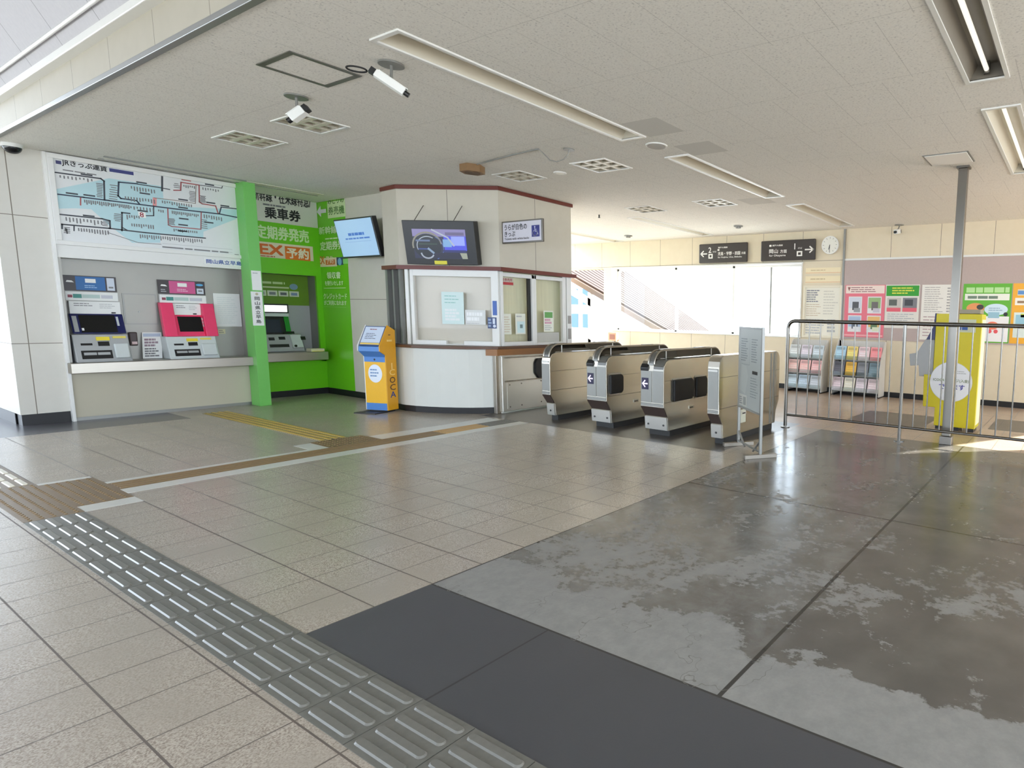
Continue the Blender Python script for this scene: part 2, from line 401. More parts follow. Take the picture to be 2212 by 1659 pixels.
# ================================================================== THE SETTING
def rectgrid(mb, xs, ys, z, fn, up=True):
    xs = sorted(set(round(v, 4) for v in xs)); ys = sorted(set(round(v, 4) for v in ys))
    for x0, x1 in zip(xs[:-1], xs[1:]):
        for y0, y1 in zip(ys[:-1], ys[1:]):
            mt = fn((x0 + x1) / 2, (y0 + y1) / 2)
            if mt is None: continue
            q = [(x0, y0, z), (x1, y0, z), (x1, y1, z), (x0, y1, z)]
            mb.poly(q if up else q[::-1], mt)
def inr(x, y, r): return r[0] < x < r[1] and r[2] < y < r[3]
R_DARK = (1.215, 1.805, -8, 2.915); R_WORN = (1.805, 7.30, -2.2, 2.915); R_MAT = (5.37, 7.50, 3.31, 7.30)
R_BLK = (1.47, 3.05, 9.97, 10.79); R_BLK2 = (1.47, 1.78, 10.7, 17)
R_M1 = (8.05, 9.35, 1.80, 2.90); R_M2 = (8.7, 9.75, 0.30, 1.02)
def floor_at(x, y):
    if inr(x, y, R_DARK): return darkc
    if inr(x, y, R_WORN): return worn
    if inr(x, y, R_MAT): return rubber
    if inr(x, y, R_BLK) or inr(x, y, R_BLK2): return black_border
    if inr(x, y, R_M1) or inr(x, y, R_M2): return rubber
    if x > 7.30 and y < 10.5: return farfloor
    return tile
xs = [-5.2, 11.9]; ys = [-8, 17]
for r in (R_DARK, R_WORN, R_MAT, R_BLK, R_BLK2, R_M1, R_M2): xs += r[:2]; ys += r[2:]
ys.append(10.5)
fl = MB(); rectgrid(fl, xs, ys, 0.0, floor_at); structure(fl, 'floor')
# ceiling with the openings of the recessed lights
LONG = [(2.39, 4.80, 3.93, 4.19), (5.55, 7.93, 3.91, 4.17), (8.60, 10.86, 3.87, 4.13), (2.40, 4.81, 0.62, 0.86), (5.48, 7.86, 0.60, 0.84), (8.56, 10.96, 7.06, 7.30), (8.90, 11.15, 9.72, 9.96)]
LOUV = [(2.90, 3.30, 6.37, 6.85), (2.88, 3.30, 7.60, 8.10), (5.28, 5.72, 4.87, 5.37), (5.26, 5.66, 6.26, 6.73), (7.78, 8.22, 6.22, 6.70), (7.76, 8.21, 4.85, 5.33)]
DIM = [(4.42, 4.86, 3.46, 3.88), (5.22, 5.62, 3.42, 3.86), (7.9, 8.35, 4.2, 4.66)]
dim_m = mat('rock_wool_board_darker', (205, 203, 196), 0.9, noise=0.06, nscale=60)
OPENSKY = (9.75, 11.9, -8, -2.3)                        # ceiling left open here so sun reaches the floor wedge
def ceil_at(x, y):
    for r in LONG + LOUV + [OPENSKY]:
        if inr(x, y, r): return None
    for r in DIM:
        if inr(x, y, r): return dim_m
    return ceil_m
xs = [1.77, 11.9]; ys = [-8, 11.6]
for r in LONG + LOUV + DIM + [OPENSKY]: xs += r[:2]; ys += r[2:]
ce = MB(); rectgrid(ce, xs, ys, CZ, ceil_at, up=False)
rectgrid(ce, [1.80, 9.75, 11.9], [-8, -2.3, 12], 3.62, lambda x, y: None if inr(x, y, OPENSKY) else alum_g)        # deck above the boards
structure(ce, 'ceiling')
# passage: fascia, ledge, steep upper ceiling
fa = MB(); fa.poly([(1.77, -8, CZ + 0.03), (1.77, 11.0, CZ + 0.03), (1.77, 11.0, 3.50), (1.77, -8, 3.50)], fascia_m)
structure(fa, 'wall_fascia')
tr = MB(); tr.box(1.755, -8, CZ - 0.01, 1.80, 10.78, CZ + 0.032, alum_g); structure(tr, 'trim_1', bevel=0.004)
tr = MB(); tr.box(1.70, -8, 3.50, 1.80, 17, 3.585, alum); structure(tr, 'trim_2', bevel=0.006)
up = MB()
prof = [(1.70, 3.56), (0.92, 5.05), (-2.6, 5.05), (-5.2, 3.4)]
for a, b in zip(prof[:-1], prof[1:]): up.poly([(a[0], -8, a[1]), (a[0], 17, a[1]), (b[0], 17, b[1]), (b[0], -8, b[1])], upper_m)
structure(up, 'ceiling_passage')
pw = MB()
pw.box(-5.4, -8, 0, -5.2, 17, 0.95, pass_m); pw.box(-5.4, -8, 2.5, -5.2, 17, 3.45, pass_m)
structure(pw, 'wall_passage')
tr = MB(); tr.tube([(1.64, -8, 3.63), (1.64, 17, 3.63)], .014, alum, 10); structure(tr, 'trim_9')
# wall with the ticket machines
lw = MB()
lw.box(1.77, 10.78, 0.13, 2.19, 11.2, CZ, left_m)                      # corner pillar
structure(lw, 'wall_left')
lw = MB(); lw.box(1.77, 11.2, 0.0, 1.95, 17, 5.3, pass_m); lw.box(1.771, 10.785, 3.22, 1.95, 11.2, 5.3, pass_m); structure(lw, 'wall_corridor')
bb = MB(); bb.box(1.778, 10.79, 0.0, 2.185, 11.2, 0.13, base_m); bb.box(1.762, 11.0, 0, 1.77, 17, 0.13, base_m); structure(bb, 'baseboard_left')
lw = MB()
lw.box(2.19, 10.77, 0.0, 4.07, 11.0, 0.045, alum_g)
lw.box(2.19, 10.75, 0.045, 4.07, 11.2, 0.62, beige_lp)
lw.box(2.19, 10.74, 2.0, 4.06, 11.2, 2.16, alum)
lw.box(2.19, 11.0, 0.62, 4.07, 11.2, 2.0, alcove_m)
lw.box(2.19, 10.74, 0.73, 2.225, 11.0, 2.0, alcove_m); lw.box(4.05, 10.80, 0.73, 4.07, 11.0, 2.0, alcove_m)
lw.box(2.19, 10.77, 2.16, 4.07, 11.2, CZ, alum)
structure(lw, 'wall_machines')
tr = MB(); tr.box(2.17, 10.72, 0.0, 2.20, 10.79, CZ - 0.005, alum); tr.box(4.03, 10.735, 0.62, 4.065, 10.80, CZ - 0.005, alum_g); structure(tr, 'trim_3', bevel=0.003)
pn = MB(); pn.box(4.065, 10.74, 0.1, 4.15, 11.2, CZ, pass_m); pn.box(4.065, 10.745, 0, 4.15, 11.2, 0.1, base_m); structure(pn, 'wall_divider')
fin = MB(); fin.box(3.995, 10.47, 0.0, 4.14, 10.738, CZ - 0.002, green_l); structure(fin, 'wall_green_fin', bevel=0.003)
gw = MB()
gw.box(4.14, 11.31, 0.10, 5.32, 11.36, 0.64, green); gw.box(4.14, 11.31, 2.0, 5.32, 11.36, CZ, green)
gw.box(4.14, 11.31, 0.56, 4.27, 11.36, 2.0, green); gw.box(5.24, 11.31, 0.56, 5.32, 11.36, 2.0, green)
gw.box(4.27, 11.60, 0.56, 5.24, 11.66, 1.50, grey_pl); gw.box(4.27, 11.60, 1.50, 5.24, 11.66, 2.0, green_d)
gw.box(4.25, 11.36, 0.56, 4.27, 11.66, 2.0, alum_g); gw.box(5.24, 11.36, 0.56, 5.26, 11.66, 2.0, alum_g); gw.box(4.25, 11.36, 2.0, 5.26, 11.66, 2.03, alum_g)
structure(gw, 'wall_green_back')
gs = MB(); gs.box(5.32, 10.45, 0.10, 5.40, 11.4, CZ, green); structure(gs, 'wall_green_side')
sw = MB(); sw.box(5.32, 8.9, 0.10, 5.42, 10.45, CZ, side_m); structure(sw, 'wall_side')
bb = MB(); bb.box(4.14, 11.30, 0, 5.32, 11.36, 0.10, base_m); bb.box(5.31, 8.9, 0, 5.40, 11.31, 0.10, base_m); structure(bb, 'baseboard_green')
# ticket office
P1, P2, P3, P4 = Vector((5.10, 9.02, 0)), Vector((5.07, 8.60, 0)), Vector((5.745, 7.29, 0)), Vector((7.15, 7.32, 0))
def ring(mb, pts, z0, z1, th, mt):                        # upright wall following a plan line, thickness to the inside
    for a, b in zip(pts[:-1], pts[1:]):
        d = (b - a).normalized(); nn = Vector((-d.y, d.x, 0)) * th
        q = [a, b, b + nn, a + nn]
        vs = [Vector((p.x, p.y, z)) for z in (z0, z1) for p in q]
        mb.add(vs, [(3, 2, 1, 0), (4, 5, 6, 7), (0, 1, 5, 4), (1, 2, 6, 5), (2, 3, 7, 6), (3, 0, 4, 7)], mt)
PLAN = [P1, P2, P3, P4]
ow = MB(); ring(ow, PLAN, 2.10, CZ - 0.002, 0.08, office_m)
ow.box(7.07, 7.33, 2.10, 7.15, 9.2, CZ - 0.002, office_m); ow.box(7.07, 7.36, 0, 7.15, 9.2, 2.1, low_office_m)
seam_m = mat('panel_seam', (120, 114, 102), 0.6)
for pp, dd in ((P2.lerp(P3, .5), (P3 - P2).normalized()), (P3.lerp(P4, .47), (P4 - P3).normalized())):
    nn_ = Vector((dd.y, -dd.x, 0)); q_ = [pp - dd * .004 + nn_ * .0008, pp + dd * .004 + nn_ * .0008]
    ow.poly([(q_[0].x, q_[0].y, 2.1), (q_[1].x, q_[1].y, 2.1), (q_[1].x, q_[1].y, CZ - .06), (q_[0].x, q_[0].y, CZ - .06)], seam_m)
structure(ow, 'wall_office')
tr = MB(); o2 = [P1 + Vector((-.02, 0, 0)), P2 + Vector((-.025, -.01, 0)), P3 + Vector((-.015, -.025, 0)), P4 + Vector((.02, -.025, 0))]
ring(tr, o2, CZ - 0.055, CZ - 0.004, 0.04, maroon); structure(tr, 'trim_4')
tr = MB(); o3 = [P1 + Vector((-.05, 0, 0)), P2 + Vector((-.06, -.02, 0)), P3 + Vector((-.03, -.06, 0)), P4 + Vector((.05, -.06, 0))]
ring(tr, o3, 2.045, 2.10, 0.14, maroon); structure(tr, 'trim_5')
curve = [(5.04, 9.0), (5.005, 8.75), (4.99, 8.5), (5.02, 8.28), (5.08, 8.08), (5.16, 7.88), (5.26, 7.69), (5.37, 7.53), (5.49, 7.40), (5.60, 7.31)]
CV = [Vector((a, b, 0)) for a, b in curve]
lo = MB(); ring(lo, CV, 0.09, 0.925, 0.05, low_office_m); structure(lo, 'wall_office_lower')
bb = MB(); ring(bb, [p + Vector((.01, .01, 0)) for p in CV], 0.0, 0.09, 0.05, base_m); structure(bb, 'baseboard_office')
ct = thing('service_counter', 'brown edged counter shelf running around the curved ticket office front', 'counter', (5.4, 7.7, 0.93))
b = MB()
outp = [(p.x - 0.035, p.y - 0.02) for p in CV] + [(5.62, 7.22), (7.16, 7.22), (7.16, 7.34), (5.75, 7.34), (5.12, 8.62), (5.14, 9.0)]
b.prism(outp, 0.93, 0.968, 'z', wood_d); b.build('worktop', ct, bevel=0.004)
b = MB(); b.box(5.60, 7.215, 0.84, 6.95, 7.235, 0.93, wood); b.prism([(5.52, 7.36), (5.60, 7.215), (5.615, 7.235), (5.54, 7.37)], 0.84, 0.93, 'z', wood); b.build('apron', ct)
# window 2 : the diagonal office window
uD = (P3 - P2).normalized(); D = PL(P2, uD, (0, 0, 1)); LD = (P3 - P2).length
win = MB()
for u0, u1, v0, v1, d in [(0.08, 0.13, .97, 2.045, .0), (0.155, 0.205, .97, 2.045, .0), (0.205, 1.345, 1.955, 2.05, .0), (0.205, 0.66, .97, 1.035, .0), (0.92, 1.345, .97, 1.035, .0), (1.345, 1.45, .97, 2.045, .005), (0.66, 0.92, .97, .985, 0)]:
    win.obox(D, u0, v0, u1, v1, -0.05, 0.02 + d, alum)
w2 = structure(win, 'window_2', bevel=0.003)
p = MB(); p.obox(D, 0.205, 1.0, 1.345, 1.955, -0.022, -0.018, office_pane); p.build('pane', w2)
p = MB(); p.obox(D, 0.10, 0.96, 1.44, 2.09, -0.10, -0.09, mat('grey_blind', (216, 216, 208), 0.7, noise=0.03)); bl = p.build('blind', w2)
F = PL((0, 7.30, 0), (1, 0, 0), (0, 0, 1))                # office front facing the gates
win = MB()
for u0, u1, v0, v1 in [(5.755, 5.80, .97, 2.045), (6.315, 6.365, .97, 2.03), (6.365, 6.40, .97, 2.03), (6.93, 7.0, .97, 2.045), (5.80, 6.93, 1.975, 2.03), (5.80, 6.315, .97, 1.03), (6.40, 6.93, .97, 1.01), (7.02, 7.12, .97, 2.045)]:
    win.obox(F, u0, v0, u1, v1, -0.06, 0.0, alum)
win.obox(F, 6.27, 1.03, 6.315, 1.975, -0.07, -0.03, black_pl)
w3 = structure(win, 'window_3', bevel=0.003)
p = MB(); p.obox(F, 5.80, 1.03, 6.315, 1.975, -0.045, -0.041, office_pane); p.build('pane', w3)
p = MB(); p.obox(F, 6.40, 1.01, 6.93, 1.975, -0.025, -0.021, office_pane); p.build('pane', w3)
curt = mat('pale_green_curtain', (226, 229, 202), 0.85, noise=0.12, nscale=2.2, aniso=(14, 1, 0.6))
p = MB(); p.obox(F, 5.76, 0.96, 7.06, 2.09, -0.19, -0.18, curt); p.build('curtain', w3)
p = MB(); p.obox(F, 6.42, 1.01, 6.90, 1.16, -0.08, -0.06, lgrey_pl); p.build('ledge_panel', w3)
E1 = PL(P1, (P2 - P1), (0, 0, 1))
win = MB()
for u0, u1 in ((0.0, 0.06), (0.20, 0.24), (0.38, 0.42)): win.obox(E1, u0, .97, u1, 2.045, -0.05, 0.0, alum_g)
w4 = structure(win, 'window_4')
p = MB(); p.obox(E1, 0.06, .97, 0.38, 2.045, -0.06, -0.05, mat('dim_glazing', (70, 72, 68), 0.25)); p.build('pane', w4)
po = MB(); po.box(5.585, 7.235, 0, 5.66, 7.30, 0.845, steel); structure(po, 'trim_6', bevel=0.004)
# window wall (X = 11.25)
fw = MB()
for y0, y1, z0, z1 in [(-2.2, 10.42, 0.0, 1.09), (-2.2, 5.06, 1.09, 2.60), (10.13, 10.42, 1.09, 2.60), (-2.2, 12.6, 2.60, CZ + .05), (12.0, 12.6, 0, 2.6)]:
    fw.box(XW, y0, z0, XW + 0.30, y1, z1, far_m)
structure(fw, 'wall_far')
bb = MB(); bb.box(XW - 0.012, -2.2, 0, XW, 10.42, 0.10, base_m); structure(bb, 'baseboard_far')
tr = MB(); tr.box(XW - 0.03, 5.02, 1.075, XW + 0.27, 10.16, 1.10, alum); tr.box(XW - 0.03, 5.02, 2.585, XW + 0.27, 10.16, 2.615, alum); tr.box(XW - .02, 5.03, 1.1, XW + .27, 5.06, 2.59, alum); tr.box(XW - .02, 10.12, 1.1, XW + .27, 10.15, 2.59, alum); structure(tr, 'trim_7', bevel=0.004)
tr = MB(); tr.box(XW - 0.02, -2.2, 2.615, XW, 4.16, 2.65, alum); tr.box(XW - 0.03, 4.13, 0.1, XW, 4.17, CZ, alum_g); structure(tr, 'trim_8')
win = MB()
ym = [10.12, 8.33, 6.76, 5.84, 5.06]
for y in (10.10, 8.33, 6.76, 5.06): win.box(XW + 0.17, y - 0.03, 1.10, XW + 0.23, y + 0.03, 2.59, alum)
win.box(XW + 0.18, 5.82, 1.10, XW + 0.22, 5.86, 2.59, alum_g)
win.box(XW + 0.17, 5.06, 1.10, XW + 0.23, 10.12, 1.14, alum); win.box(XW + 0.17, 5.06, 2.54, XW + 0.23, 10.12, 2.59, alum)
w1 = structure(win, 'window_1', bevel=0.004)
for a, b_ in zip(ym[:-1], ym[1:]):
    p = MB(); p.box(XW + 0.198, b_ + .02, 1.13, XW + 0.202, a - .02, 2.55, pane_m); p.build('pane', w1)
nb = MB(); nb.box(XW - 0.025, -2.2, 1.09, XW - 0.001, 4.125, 2.61, purple_b); structure(nb, 'wall_notice_lining')
# right-hand wall: strip opened for bounced sun; then an added wall for sun wedge
rw = MB()
rw.box(1.2, -6.15, 0, 9.6, -6.0, 0.3, left_m); rw.box(1.2, -6.15, 2.75, 9.6, -6.0, CZ + .1, left_m)
for x0, x1 in ((1.2, 1.5), (5.0, 5.2), (9.3, 9.6)): rw.box(x0, -6.15, 0.3, x1, -6.0, 2.75, left_m)
structure(rw, 'wall_right')
rw = MB(); rw.box(9.6, -6.15, 0, 9.92, -2.2, CZ + .1, left_m)
rw.prism([(9.92, 2.95), (11.9, 1.414), (11.9, CZ + .1), (9.92, CZ + .1)], -2.35, -2.2, 'y', left_m)  # unseen wall added, its sloping edge cut to shape the sun patch
structure(rw, 'wall_sun_mask')
gd = MB(); gd.poly([(-60, -60, -5.5), (80, -60, -5.5), (80, 80, -5.5), (-60, 80, -5.5)], ext_ground); structure(gd, 'ground')
# ================================================================== OUTSIDE
bd = thing('white_building', 'white rendered building with blue glazed windows beyond the stairs', 'building', (24, 28, -5.5))
b = MB(); b.box(24, 18.5, -5.5, 34, 40, 6.5, ext_white); b.build('wall', bd)
bw = mat('blue_window_glass', (52, 84, 120), 0.3)
for z, hh_ in ((2.0, .85), (.75, .75)):
    for y in (23.0, 24.1, 25.2):
        b = MB(); b.box(23.97, y, z, 24.02, y + 0.75, z + hh_, bw); b.build('window', bd)
cn = thing('stair_canopy', 'sloping brown slatted roof over the stairs outside the far window', 'canopy', (13, 11, 0))
L1a, L1b = Vector((12.0, 13.2, 2.91)), Vector((12.0, 7.2, 0.31)); L2a, L2b = Vector((15.5, 14.6, 3.62)), Vector((15.5, 8.6, 0.20))
b = MB(); nS = 16
for i in range(nS):
    f0, f1_ = (i + .0) / nS, (i + .72) / nS
    q4 = [L1a.lerp(L2a, f0), L1b.lerp(L2b, f0), L1b.lerp(L2b, f1_), L1a.lerp(L2a, f1_)]; up_ = Vector((0, 0, .05))
    b.add(q4 + [v + up_ for v in q4], [(0, 1, 2, 3), (7, 6, 5, 4), (0, 4, 5, 1), (1, 5, 6, 2), (2, 6, 7, 3), (3, 7, 4, 0)], ext_brown)
b.build('roof_slats', cn)
b = MB(); b.prism([(L1a.y, L1a.z - .14), (L1a.y, L1a.z), (L1b.y, L1b.z), (L1b.y, L1b.z - .14)], 11.9, 12.0, 'x', P((96, 78, 68))); b.build('eave_beam', cn)
b = MB(); b.prism([(L1a.y, L1a.z - .50), (L1a.y, L1a.z - .30), (L1b.y, L1b.z - .30), (L1b.y, L1b.z - .50)], 11.9, 11.98, 'x', ext_white); b.prism([(L1a.y, L1a.z - 2.2), (L1a.y, L1a.z - 1.4), (L1b.y, L1b.z - 1.4), (L1b.y, L1b.z - 2.2)], 11.9, 11.98, 'x', ext_white); b.build('parapet', cn)
for y in (11.55, 9.4):
    z = L1b.z + (L1a.z - L1b.z) * (y - L1b.y) / (L1a.y - L1b.y)
    b = MB(); b.box(11.9, y - .05, -5.5, 12.0, y + .05, z - .14, ext_white); b.build('post', cn)
# ================================================================== CEILING FIXTURES
LNAMES = ['long unlit recessed ceiling light nearest the two ceiling cameras', 'long recessed ceiling light above the ticket gates', 'long recessed ceiling light nearest the window with the direction signs',
          'dark recessed ceiling light with one bare tube, nearest the camera', 'pale twin channel ceiling light beyond the steel post panel', 'thin long ceiling light above the doorway side of the far hall', 'short thin ceiling light close to the stair doorway']
for i, (x0, x1, y0, y1) in enumerate(LONG):
    t = thing('recessed_light', LNAMES[i], 'ceiling light', ((x0 + x1) / 2, (y0 + y1) / 2, CZ), 'long recessed ceiling lights')
    b = MB()
    for r in ((x0 - .03, y0 - .03, x1 + .03, y0), (x0 - .03, y1, x1 + .03, y1 + .03), (x0 - .03, y0, x0, y1), (x1, y0, x1 + .03, y1)): b.box(r[0], r[1], CZ - .012, r[2], r[3], CZ + .004, alum)
    b.build('frame', t)
    b = MB(); m = trough_m if i == 3 else fix_m; ym = (y0 + y1) / 2; zt = CZ + (0.10 if i in (3, 4) else 0.075)
    b.poly([(x0, y0, CZ), (x0, y0 + .05, zt), (x1, y0 + .05, zt), (x1, y0, CZ)], m); b.poly([(x0, y1, CZ), (x1, y1, CZ), (x1, y1 - .05, zt), (x0, y1 - .05, zt)], m)
    b.poly([(x0, y0 + .05, zt), (x0, y1 - .05, zt), (x1, y1 - .05, zt), (x1, y0 + .05, zt)], m)
    b.poly([(x0, y0, CZ), (x0, y1, CZ), (x0, y1 - .05, zt), (x0, y0 + .05, zt)], m); b.poly([(x1, y0, CZ), (x1, y0 + .05, zt), (x1, y1 - .05, zt), (x1, y1, CZ)], m)
    b.build('reflector', t)
    if i in (3, 4):
        b = MB(); b.cyl((x0 + .06, ym, CZ + .045), (x1 - .06, ym, CZ + .045), 0.017, tube_m, 14); b.build('tube', t)
        for xx in (x0 + .02, x1 - .06): b = MB(); b.box(xx, ym - .02, CZ + .02, xx + .04, ym + .02, zt, steel_l); b.build('socket', t)
VN = ['louvred ceiling light beside the lower ceiling camera', 'louvred ceiling light nearest the route map', 'square louvred ceiling light beyond the hanging aerial cable', 'square louvred ceiling light just above the ticket office front', 'square louvred ceiling light far beyond the office roof corner', 'square louvred ceiling light beside the second long light']
for i, (x0, x1, y0, y1) in enumerate(LOUV):
    t = thing('louvre_light', VN[i], 'ceiling light', ((x0 + x1) / 2, (y0 + y1) / 2, CZ), 'square louvred ceiling lights')
    b = MB()
    for r in ((x0 - .025, y0 - .025, x1 + .025, y0), (x0 - .025, y1, x1 + .025, y1 + .025), (x0 - .025, y0, x0, y1), (x1, y0, x1 + .025, y1)): b.box(r[0], r[1], CZ - .01, r[2], r[3], CZ + .004, alum)
    b.build('frame', t)
    b = MB(); zt = CZ + .09
    b.poly([(x0, y0, zt), (x0, y1, zt), (x1, y1, zt), (x1, y0, zt)], trough_m)
    for q in ([(x0, y0), (x1, y0)], [(x1, y0), (x1, y1)], [(x1, y1), (x0, y1)], [(x0, y1), (x0, y0)]): b.poly([(q[0][0], q[0][1], CZ), (q[1][0], q[1][1], CZ), (q[1][0], q[1][1], zt), (q[0][0], q[0][1], zt)], fix_m)
    b.build('housing', t)
    b = MB()
    for k in (1, 2):
        xx = x0 + (x1 - x0) * k / 3; b.prism([(xx - .022, CZ - .004), (xx + .022, CZ - .004), (xx + .004, CZ + .06), (xx - .004, CZ + .06)], y0, y1, 'y', fix_m)
        yy = y0 + (y1 - y0) * k / 3; b.prism([(yy - .022, CZ - .003), (yy + .022, CZ - .003), (yy + .004, CZ + .06), (yy - .004, CZ + .06)], x0, x1, 'x', fix_m)
    b.build('louvre', t)
t = thing('access_hatch', 'square ceiling access hatch with a dark metal frame', 'hatch', (2.44, 5.16, CZ))
b = MB()
for r in ((2.20, 4.91, 2.68, 4.95), (2.20, 5.37, 2.68, 5.41), (2.20, 4.945, 2.24, 5.375), (2.64, 4.945, 2.68, 5.375)): b.box(r[0], r[1], CZ - .006, r[2], r[3], CZ + .002, mat('hatch_frame', (110, 108, 102), 0.4, 0.4) if 'hatch_frame' not in MATS else MATS['hatch_frame'])
b.build('frame', t)
b = MB(); b.box(2.225, 4.945, CZ - .003, 2.655, 5.375, CZ + .002, ceil_m); b.build('panel', t)
t = thing('ceiling_plate', 'pale rectangular ceiling plate beside the top of the steel post', 'plate', (6.88, 1.39, CZ))
b = MB(); b.box(6.68, 1.18, CZ - .012, 7.09, 1.61, CZ, P((236, 234, 228))); b.box(6.66, 1.16, CZ - .006, 7.11, 1.63, CZ, alum_g); b.build('plate', t)
# bullet cameras under the ceiling
def bullet(name, label, base, back, front, sq, loop):
    t = thing(name, label, 'security camera', base, 'bullet cameras on the ceiling'); B = Vector(base)
    b = MB(); b.cyl(B, B - Vector((0, 0, .012)), .085, alum_g, 28); b.build('ceiling_plate', t)
    mid = (Vector(back) * .45 + Vector(front) * .55); up = mid + Vector((0, 0, .02))
    b = MB(); b.tube([B, B - Vector((0, 0, .04)), up], .010, alum_g, 10); b.build('bracket', t)
    ax = (Vector(front) - Vector(back)); L = ax.length; ax.normalize(); sd = ax.cross(Vector((0, 0, 1))).normalized(); nn = sd.cross(ax).normalized()
    def blk(mb, a, c, hw, hh, mt, off=0):
        p0 = Vector(back) + ax * a + nn * off; p1 = Vector(back) + ax * c + nn * off
        vs = [p + sd * x + nn * z for p in (p0, p1) for z in (-hh, hh) for x in (-hw, hw)]
        mb.add(vs, [(0, 2, 3, 1), (4, 5, 7, 6), (0, 1, 5, 4), (2, 6, 7, 3), (0, 4, 6, 2), (1, 3, 7, 5)], mt)
    b = MB(); blk(b, 0, L, sq, sq * .9, white_pl); blk(b, L * .05, L * 1.06, sq * 1.08, sq * .12, white_pl, sq * .95); b.build('housing', t, bevel=0.006)
    b = MB(); p0 = Vector(front); b.cyl(p0, p0 + ax * .035, sq * .62, black_pl, 20); b.build('lens', t)
    b = MB(); blk(b, -.035, 0.0, sq * .8, sq * .75, black_m)
    if loop:
        pb = Vector(back) - ax * .03; c = pb - ax * .085 + nn * .02
        axh = Vector((ax.x, ax.y, 0)).normalized(); c = Vector(back) - ax * .03 - axh * .085 - Vector((0, 0, .012)); b.tube([c + axh * .062 * math.cos(a) + (sd * .9 + nn * .25).normalized() * .032 * math.sin(a) for a in (2 * math.pi * k / 20 for k in range(21))], .006, black_m, 8)
    b.build('cable', t); return t
bullet('bullet_camera', 'white ceiling camera with a looped black cable beside the long light', (2.656, 4.486, CZ), (2.565, 4.535, 3.135), (2.715, 4.44, 3.035), .029, True)
bullet('bullet_camera', 'white ceiling camera pointing down near the louvred light', (2.666, 5.887, CZ), (2.70, 5.84, 3.115), (2.635, 5.92, 3.035), .036, False)
t = bullet('bullet_camera', 'small white camera on the far wall above the mauve notice board', (11.1, 3.06, CZ), (11.1, 3.06, 3.10), (10.98, 3.085, 3.075), .04, False)
t = thing('dome_camera', 'dark dome camera on the corner pillar under the ceiling', 'security camera', (1.93, 10.62, CZ))
b = MB(); b.cyl((1.93, 10.62, CZ), (1.93, 10.62, CZ - .04), .085, alum, 28); b.build('mount', t)
b = MB(); b.dome((1.93, 10.62, CZ - .04), .075, .07, screen_off); b.build('dome', t)
t = thing('alarm_sounder', 'brown six sided box under the ceiling ahead of the ticket office', 'alarm', (4.84, 6.594, CZ))
b = MB(); b.cyl((4.84, 6.594, CZ), (4.84, 6.594, CZ - .085), .145, mat('brown_case', (128, 96, 58), 0.5, noise=.1), 6); b.build('case', t, bevel=.008)
b = MB(); b.cyl((4.84, 6.594, CZ - .085), (4.84, 6.594, CZ - .09), .09, mat('brown_grille', (100, 74, 46), 0.6), 24); b.build('grille', t)
t = thing('ceiling_speaker', 'round dark grille ceiling speaker between the two long lights', 'speaker', (5.12, 4.0, CZ))
b = MB(); b.cyl((5.12, 4.0, CZ), (5.12, 4.0, CZ - .012), .115, alum, 32); b.build('rim', t)
b = MB(); b.cyl((5.12, 4.0, CZ - .012), (5.12, 4.0, CZ - .016), .095, P((132, 128, 122)), 32); b.build('grille', t)
t = thing('downlight', 'small round downlight above the ticket office window', 'ceiling light', (5.55, 5.86, CZ))
b = MB(); b.cyl((5.55, 5.86, CZ), (5.55, 5.86, CZ - .012), .08, alum, 28); b.build('rim', t)
b = MB(); b.cyl((5.55, 5.86, CZ - .012), (5.55, 5.86, CZ - .014), .05, P((246, 244, 236)), 24); b.build('lens', t)
t = thing('cable_bracket', 'curved grey cable bracket hanging from the ceiling before the office', 'bracket', (4.79, 4.94, CZ))
b = MB(); b.cyl((4.83, 4.96, CZ), (4.83, 4.96, CZ - .01), .06, alum_g, 20); b.build('ceiling_plate', t)
b = MB(); b.tube([(4.83, 4.96, CZ - .01), (4.83, 4.97, CZ - .05), (4.81, 5.02, CZ - .10), (4.77, 5.08, CZ - .13), (4.72, 5.13, CZ - .12), (4.68, 5.20, CZ - .04), (4.66, 5.24, CZ - .004)], .006, alum_g, 8); b.build('arm', t)
b = MB(); b.tube([(4.66, 5.24, CZ - .006), (4.70, 5.7, CZ - .006), (4.80, 6.45, CZ - .008)], .008, alum_g, 8); b.build('conduit', t)
for (x, y, lab) in ((8.1, 7.6, 'tiny dark sprinkler under the far ceiling beyond the office'), ):
    b = MB(); b.cyl((x, y, CZ), (x, y, CZ - .05), .012, black_pl, 10); b.cyl((x, y, CZ - .05), (x, y, CZ - .055), .022, black_pl, 12)
    tag(b.build('sprinkler', origin=(x, y, CZ)), lab, 'sprinkler')
for (x, y) in ((10.1, 5.9), (10.4, 8.9)):
    b = MB(); b.cyl((x, y, CZ), (x, y, CZ - .02), .09, alum_g, 24); b.cyl((x, y, CZ - .02), (x, y, CZ - .05), .05, alum_g, 24)
    tag(b.build('smoke_detector', origin=(x, y, CZ)), 'grey smoke detector above the sign for platform 2' if y < 7 else 'grey smoke detector near the far stair doorway', 'smoke detector')
cr = MB(); cr.box(2.6, 10.35, CZ - .012, 4.0, 10.40, CZ, alum_g); cr.box(2.6, 10.58, CZ - .012, 5.0, 10.60, CZ, alum_g); cr.box(2.65, 10.40, CZ - .006, 5.0, 10.58, CZ, fix_m)
tag(cr.build('ceiling_duct_grille', origin=(3.6, 10.5, CZ)), 'slim grey grille strip in the ceiling along the route map', 'grille')
